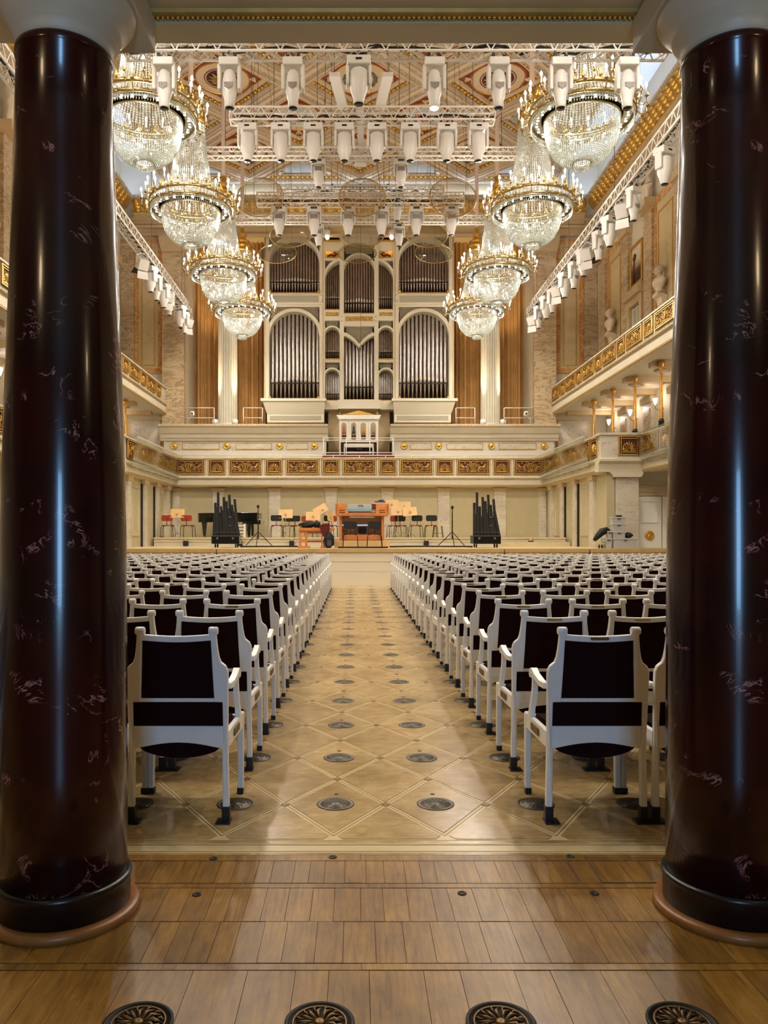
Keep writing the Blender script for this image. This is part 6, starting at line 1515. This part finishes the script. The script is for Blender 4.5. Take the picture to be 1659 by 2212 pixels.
# ---------------- organ console
KY = 25.3
K = thing('organ_console', 'orange wooden organ console with stop panels and three keyboards', 'organ console', (X_(782, KY), KY, STZ)); ks = FPX/KY
def kx(px): return (px-782)/ks
def kz(py): return Z_(py, KY)-STZ
def kp(name, px0, px1, py0, py1, y0, y1, m, bevel=0.0):
    return put(name, MB().box(kx(px0), kx(px1), y0, y1, kz(py1), kz(py0)).mesh(name, M[m], bevel), K)
put('platform', MB().box(kx(723), kx(841), -0.25, 1.2, 0, kz(1168)).mesh('platform', M['palewood'], 0.008), K)
kp('side_panel', 733, 738.5, 1113, 1168, 0, 0.9, 'orangewood'); kp('side_panel', 824, 830, 1113, 1168, 0, 0.9, 'orangewood')
kp('knee_board', 738, 825, 1113, 1168, 0.75, 0.8, 'palewood')
kp('key_table', 727, 838, 1108, 1115, -0.15, 0.9, 'orangewood', 0.01)
kp('rear_case', 727, 838, 1089, 1110, 0.5, 0.95, 'orangewood', 0.01)
for a, b in ((726, 752), (812, 838)):
    put('stop_jamb', MB().hexa([(kx(a), -0.12, kz(1109)), (kx(b), -0.12, kz(1109)), (kx(b), 0.0, kz(1109)), (kx(a), 0.0, kz(1109))], [(kx(a), 0.05, kz(1088)), (kx(b), 0.05, kz(1088)), (kx(b), 0.5, kz(1088)), (kx(a), 0.5, kz(1088))]).mesh('stop_jamb', M['orangewood']), K)
    for r in range(3):
        y = -0.075+0.05*r; z0 = kz(1107-4.5*r)
        for q in range(6):
            x = kx(a+7)+q*0.032
            put('stop_tab', MB().box(x, x+0.022, y-0.05, y, z0-0.022, z0+0.022).mesh('stop_tab', M['blackmat']), K)
kp('end_cheek', 724.5, 727, 1088, 1112, -0.15, 0.6, 'orangewood'); kp('end_cheek', 837.5, 840, 1088, 1112, -0.15, 0.6, 'orangewood')
for r in range(3):
    z = kz(1110)+0.055*r; y0 = -0.14+0.11*r
    put('manual', MB().box(kx(753), kx(811), y0, y0+0.15, z, z+0.025).mesh('manual', M['white']), K)
    put('black_keys', MB().box(kx(753.5), kx(810.5), y0+0.06, y0+0.15, z+0.025, z+0.04).mesh('black_keys', M['black']), K)
kp('light_strip', 755, 808, 1116, 1118, -0.1, -0.06, 'white'); kp('music_desk', 752, 812, 1090, 1094, 0.35, 0.4, 'redwood'); kp('cross_rail', 728, 836, 1133, 1135.5, 0.1, 0.14, 'chrome')
for k, px in enumerate((744, 749, 761, 768, 799, 805, 811, 816)):
    put('pedal_knob', MB().lathe([(0.04, 0), (0.045, 0.02), (0.03, 0.04), (0.001, 0.045)], 10).xf(Matrix.Translation((kx(px), 0.66, kz(1146))) @ Matrix.Rotation(pi/2, 4, 'X')).mesh('pedal_knob', M['chrome']), K)
kp('crescendo_pedal', 774, 792, 1138, 1153, 0.45, 0.6, 'blackmat')
kp('foot_board', 742, 822, 1155, 1166, 0.2, 0.25, 'orangewood')
tc = thing('silver_case', 'long pale silver case lying on the console keyboards', 'case', (X_(779, 25.3), 25.25, Z_(1103, 25.3)))
put('lid', MB().box(kx(752), kx(806), -0.02, 0.3, 0.03, 0.2).mesh('lid', M['silver'], 0.015), tc)
put('lower_shell', MB().box(kx(752.5), kx(805), -0.03, 0.3, -0.03, 0.03).mesh('lower_shell', plain('case_blue', lin((150,186,200)), 0.4), 0.01), tc)
put('handle', MB().tube([(-0.07, -0.03, 0.14), (-0.05, -0.07, 0.17), (0.05, -0.07, 0.17), (0.07, -0.03, 0.14)], 0.012, 6).mesh('handle', M['greyd']), tc)
eq = thing('mixing_unit', 'grey electronic unit with black gear on top of the console', 'equipment', (X_(816, 25.8), 25.85, Z_(1088.5, 25.3)))
put('body', MB().box(-0.28, 0.28, -0.15, 0.2, 0, 0.06).mesh('body', M['grey'], 0.01), eq); put('upper_unit', MB().box(-0.1, 0.25, -0.1, 0.15, 0.06, 0.11).mesh('upper_unit', M['greyd'], 0.01), eq)
put('knob_block', MB().box(0.02, 0.2, -0.08, 0.1, 0.11, 0.15).mesh('knob_block', M['blackmat'], 0.015), eq)
# ---------------- wooden bench with coats and backpack
BY = 24.6; bx = lambda px: X_(px, BY); bz = lambda py: Z_(py, BY)
wbch = thing('wooden_bench', 'orange wooden organ bench left of the console', 'bench', (bx(682), BY, STZ))
mk('seat', MB().box(bx(646), bx(722), BY-0.05, BY+0.3, bz(1147), bz(1140)), M['orangewood'], wbch, 0.01)
for a, b in ((646, 664), (694, 704)):
    mk('leg_frame', MB().annulus([(bx(a), bz(1183)), (bx(b), bz(1183)), (bx(b), bz(1147)), (bx(a), bz(1147))], [(bx(a+5 if a < 660 else a+3), bz(1181)), (bx(b-5 if a < 660 else b-3), bz(1181)), (bx(b-5 if a < 660 else b-3), bz(1151)), (bx(a+5 if a < 660 else a+3), bz(1151))], 'xz', BY, BY+0.06), M['orangewood'], wbch)
    mk('foot', MB().box(bx(a-2), bx(b+5 if a < 660 else b), BY-0.15, BY+0.35, STZ, STZ+0.06), M['orangewood'], wbch, 0.008)
mk('frame_bar', MB().box(bx(647), bx(663), BY-0.01, BY+0.05, bz(1171), bz(1167)), M['orangewood'], wbch)
mk('apron', MB().box(bx(664), bx(700), BY+0.1, BY+0.14, bz(1153), bz(1147)), M['orangewood'], wbch)
mk('stretcher', MB().box(bx(663), bx(697), BY+0.1, BY+0.14, bz(1171), bz(1168)), M['redwood'], wbch)
def lump(name, label, cat, c, size, m, seed, group=None, rough_=0.22):
    rnd = random.Random(seed); mb = MB().ball((0, 0, 0), 1.0, 14, 9)
    f = [(rnd.uniform(1.5, 3.5), rnd.uniform(0, 6), rnd.uniform(1.5, 3.5), rnd.uniform(0, 6)) for _ in range(3)]
    vs = []
    for x, y, z in mb.v:
        k = 1+rough_*sum(sin(a*x*2+b)*sin(c_*z*2+d+y) for a, b, c_, d in f)/2
        z2 = max(-0.9, z*k)
        vs.append((c[0]+x*k*size[0], c[1]+y*k*size[1], c[2]+z2*size[2]))
    mb.v = vs; return tag(mk(name, mb, M[m]), label, cat, group)
lump('black_bag', 'folded black coat and bag lying on the wooden bench', 'bag', (bx(664), BY+0.1, bz(1140)+0.10), (0.26, 0.16, 0.115), 'blackmat', 1)
lump('black_scarf', 'crumpled black garment in the middle of the bench', 'clothing', (bx(684), BY+0.12, bz(1140)+0.11), (0.12, 0.14, 0.12), 'blackmat', 5)
mcl = thing('maroon_jacket', 'maroon jacket draped over the right end of the bench', 'jacket', (bx(703), BY, bz(1142)))
mk('drape', MB().prism([(bx(690), bz(1139)), (bx(712), bz(1134)), (bx(713), bz(1142)), (bx(703), bz(1160)), (bx(697), bz(1158)), (bx(694), bz(1148))], 'xz', BY-0.09, BY-0.06), M['maroon'], mcl, 0.012, seg=2)
mk('fold', MB().tube([(bx(690), BY, bz(1138)), (bx(700), BY+0.02, bz(1135)), (bx(712), BY, bz(1133))], [0.05, 0.07, 0.05], 8), M['maroon'], mcl)
bp2 = thing('backpack', 'black backpack leaning on the floor beside the bench', 'backpack', (bx(711), BY-0.1, STZ))
rb = lump('body', 'x', 'x', (bx(711), BY-0.1, STZ+0.24), (0.17, 0.13, 0.27), 'blackmat', 9)
for q in ('label', 'category'): del rb[q]
rb.parent = bp2; rb.location = -bp2.location
mk('strap', MB().tube([(bx(704), BY-0.2, STZ+0.4), (bx(699), BY-0.22, STZ+0.2), (bx(701), BY-0.2, STZ+0.05)], 0.015, 6), M['blackmat'], bp2)
mk('front_pocket', MB().box(bx(707), bx(716), BY-0.25, BY-0.2, STZ+0.06, STZ+0.24), M['greyd'], bp2, 0.02, seg=2)
# ---------------- crates at the right
GY = 23.78; gs = FPX/GY; gx = lambda px: X_(px, GY); gz = lambda py: Z_(py, GY)
def crate(label, px0, px1, py0, py1, y0, y1, m='grey', z0=None, z1=None):
    a, b = gx(px0), gx(px1); z0 = gz(py1) if z0 is None else z0; z1 = gz(py0) if z1 is None else z1
    o = thing('plastic_crate', label, 'crate', ((a+b)/2, (y0+y1)/2, z0), 'grey plastic crates')
    mk('body', MB().hexa([(a+0.015, y0+0.015, z0), (b-0.015, y0+0.015, z0), (b-0.015, y1-0.015, z0), (a+0.015, y1-0.015, z0)], [(a, y0, z1-0.03), (b, y0, z1-0.03), (b, y1, z1-0.03), (a, y1, z1-0.03)]), M[m], o)
    mk('lid', MB().box(a-0.012, b+0.012, y0-0.012, y1+0.012, z1-0.04, z1), M[m], o, 0.006)
    mk('handle', MB().box((a+b)/2-0.05, (a+b)/2+0.05, y0-0.014, y0-0.008, z1-0.075, z1-0.05), M['greyd'], o)
zb0 = gz(1163); 
crate('large low grey crate at the bottom of the pile', 1322, 1372, 1163, 1185, GY-0.16, GY+0.22, 'grey', STZ, zb0)
crate('narrow grey crate standing left of the large low crate', 1306, 1320, 1163, 1185, GY-0.1, GY+0.2, 'grey', STZ, zb0)
crate('grey crate lowest of the stack of three on the large crate', 1322, 1348, 1148, 1163, GY-0.12, GY+0.16, 'grey', zb0, gz(1148))
crate('grey crate in the middle of the stack of three', 1321, 1348, 1131, 1148, GY-0.12, GY+0.16, 'grey', gz(1148), gz(1131))
crate('grey crate topmost of the stack of three', 1320.5, 1348, 1117, 1131, GY-0.12, GY+0.16, 'grey', gz(1131), gz(1117))
crate('small grey crate on the narrow crate beside the stack', 1311, 1320, 1147, 1163, GY-0.08, GY+0.14, 'grey', zb0, gz(1147))
lump('cable_coil', 'small coil of cable on the topmost grey crate', 'cable', (gx(1337), GY, gz(1117)+0.03), (0.1, 0.08, 0.035), 'blackmat', 21)
lump('black_cloth', 'crumpled black bag with red edge on the large grey crate', 'bag', (gx(1358), GY+0.02, zb0+0.09), (0.13, 0.12, 0.09), 'blackmat', 12)
tr_ = thing('trolley', 'low wheeled trolley left of the grey crates', 'trolley', (gx(1294), GY, STZ))
mk('deck', MB().box(gx(1283), gx(1305), GY-0.12, GY+0.2, STZ+0.13, STZ+0.16), M['stagewood'], tr_)
for px in (1293, 1299): mk('wheel', MB().lathe([(0.055, -0.015), (0.06, 0), (0.055, 0.015)], 12).xf(Matrix.Translation((gx(px), GY-0.06, STZ+0.06)) @ Matrix.Rotation(pi/2, 4, 'Y')), M['blackmat'], tr_)
for px in (1293, 1299): mk('fork', MB().box(gx(px)-0.01, gx(px)+0.01, GY-0.1, GY-0.02, STZ+0.06, STZ+0.14), M['chrome'], tr_)
tag(mk('grey_box', MB().box(gx(1299.5), gx(1310), GY-0.1, GY+0.1, STZ+0.165, STZ+0.32), M['silver'], None, 0.02, seg=2), 'rounded light grey box on the trolley', 'box')
bb_ = MB().tube([(gx(1284), GY+0.02, STZ+0.24), (gx(1291), GY+0.03, STZ+0.36), (gx(1301), GY+0.05, STZ+0.5), (gx(1313), GY+0.06, STZ+0.56), (gx(1319), GY+0.07, STZ+0.53)], [0.05, 0.09, 0.12, 0.09, 0.04], 10)
tag(mk('black_gig_bag', bb_, M['blackmat']), 'slanting black bag leaning over the trolley', 'bag')
# ---------------- small black monitors in the riser, floor cables, door stop
for k, px in enumerate((401, 518, 630, 921, 1147)):
    b_ = thing('floor_monitor', f'small black box in front of the riser, {ORD[k]} from the left', 'loudspeaker', (X_(px, 28.4), 28.4, STZ), 'black boxes along the riser')
    put('housing', MB().box(-0.085, 0.085, -0.06, 0.1, 0.02, 0.2).mesh('housing', M['blackmat'], 0.01), b_)
    put('foot', MB().box(-0.06, 0.06, -0.05, 0.1, 0, 0.02).mesh('foot', M['greyd']), b_)
    put('bracket', MB().box(-0.03, 0.03, 0.05, 0.12, 0.2, 0.3).mesh('bracket', M['palewood']), b_)
def cable(label, pts): tag(mk('floor_cable', MB().tube([(X_(p, Y), Y, STZ+0.03) for p, Y in pts], 0.025, 6), M['blackmat']), label, 'cable')
cable('black cable running from the console to the right pipe cart', ((842, 25.4), (880, 26.2), (940, 26.0), (990, 25.9), (1005, 25.8), (1020, 25.5)))
cable('black cable running from the left pipe cart to the bench', ((520, 25.6), (560, 26.0), (600, 26.0), (644, 25.9)))
cable('black cable lying along the stage edge under the two black chairs', ((730, 24.0), (770, 23.95), (800, 24.0), (838, 24.1)))
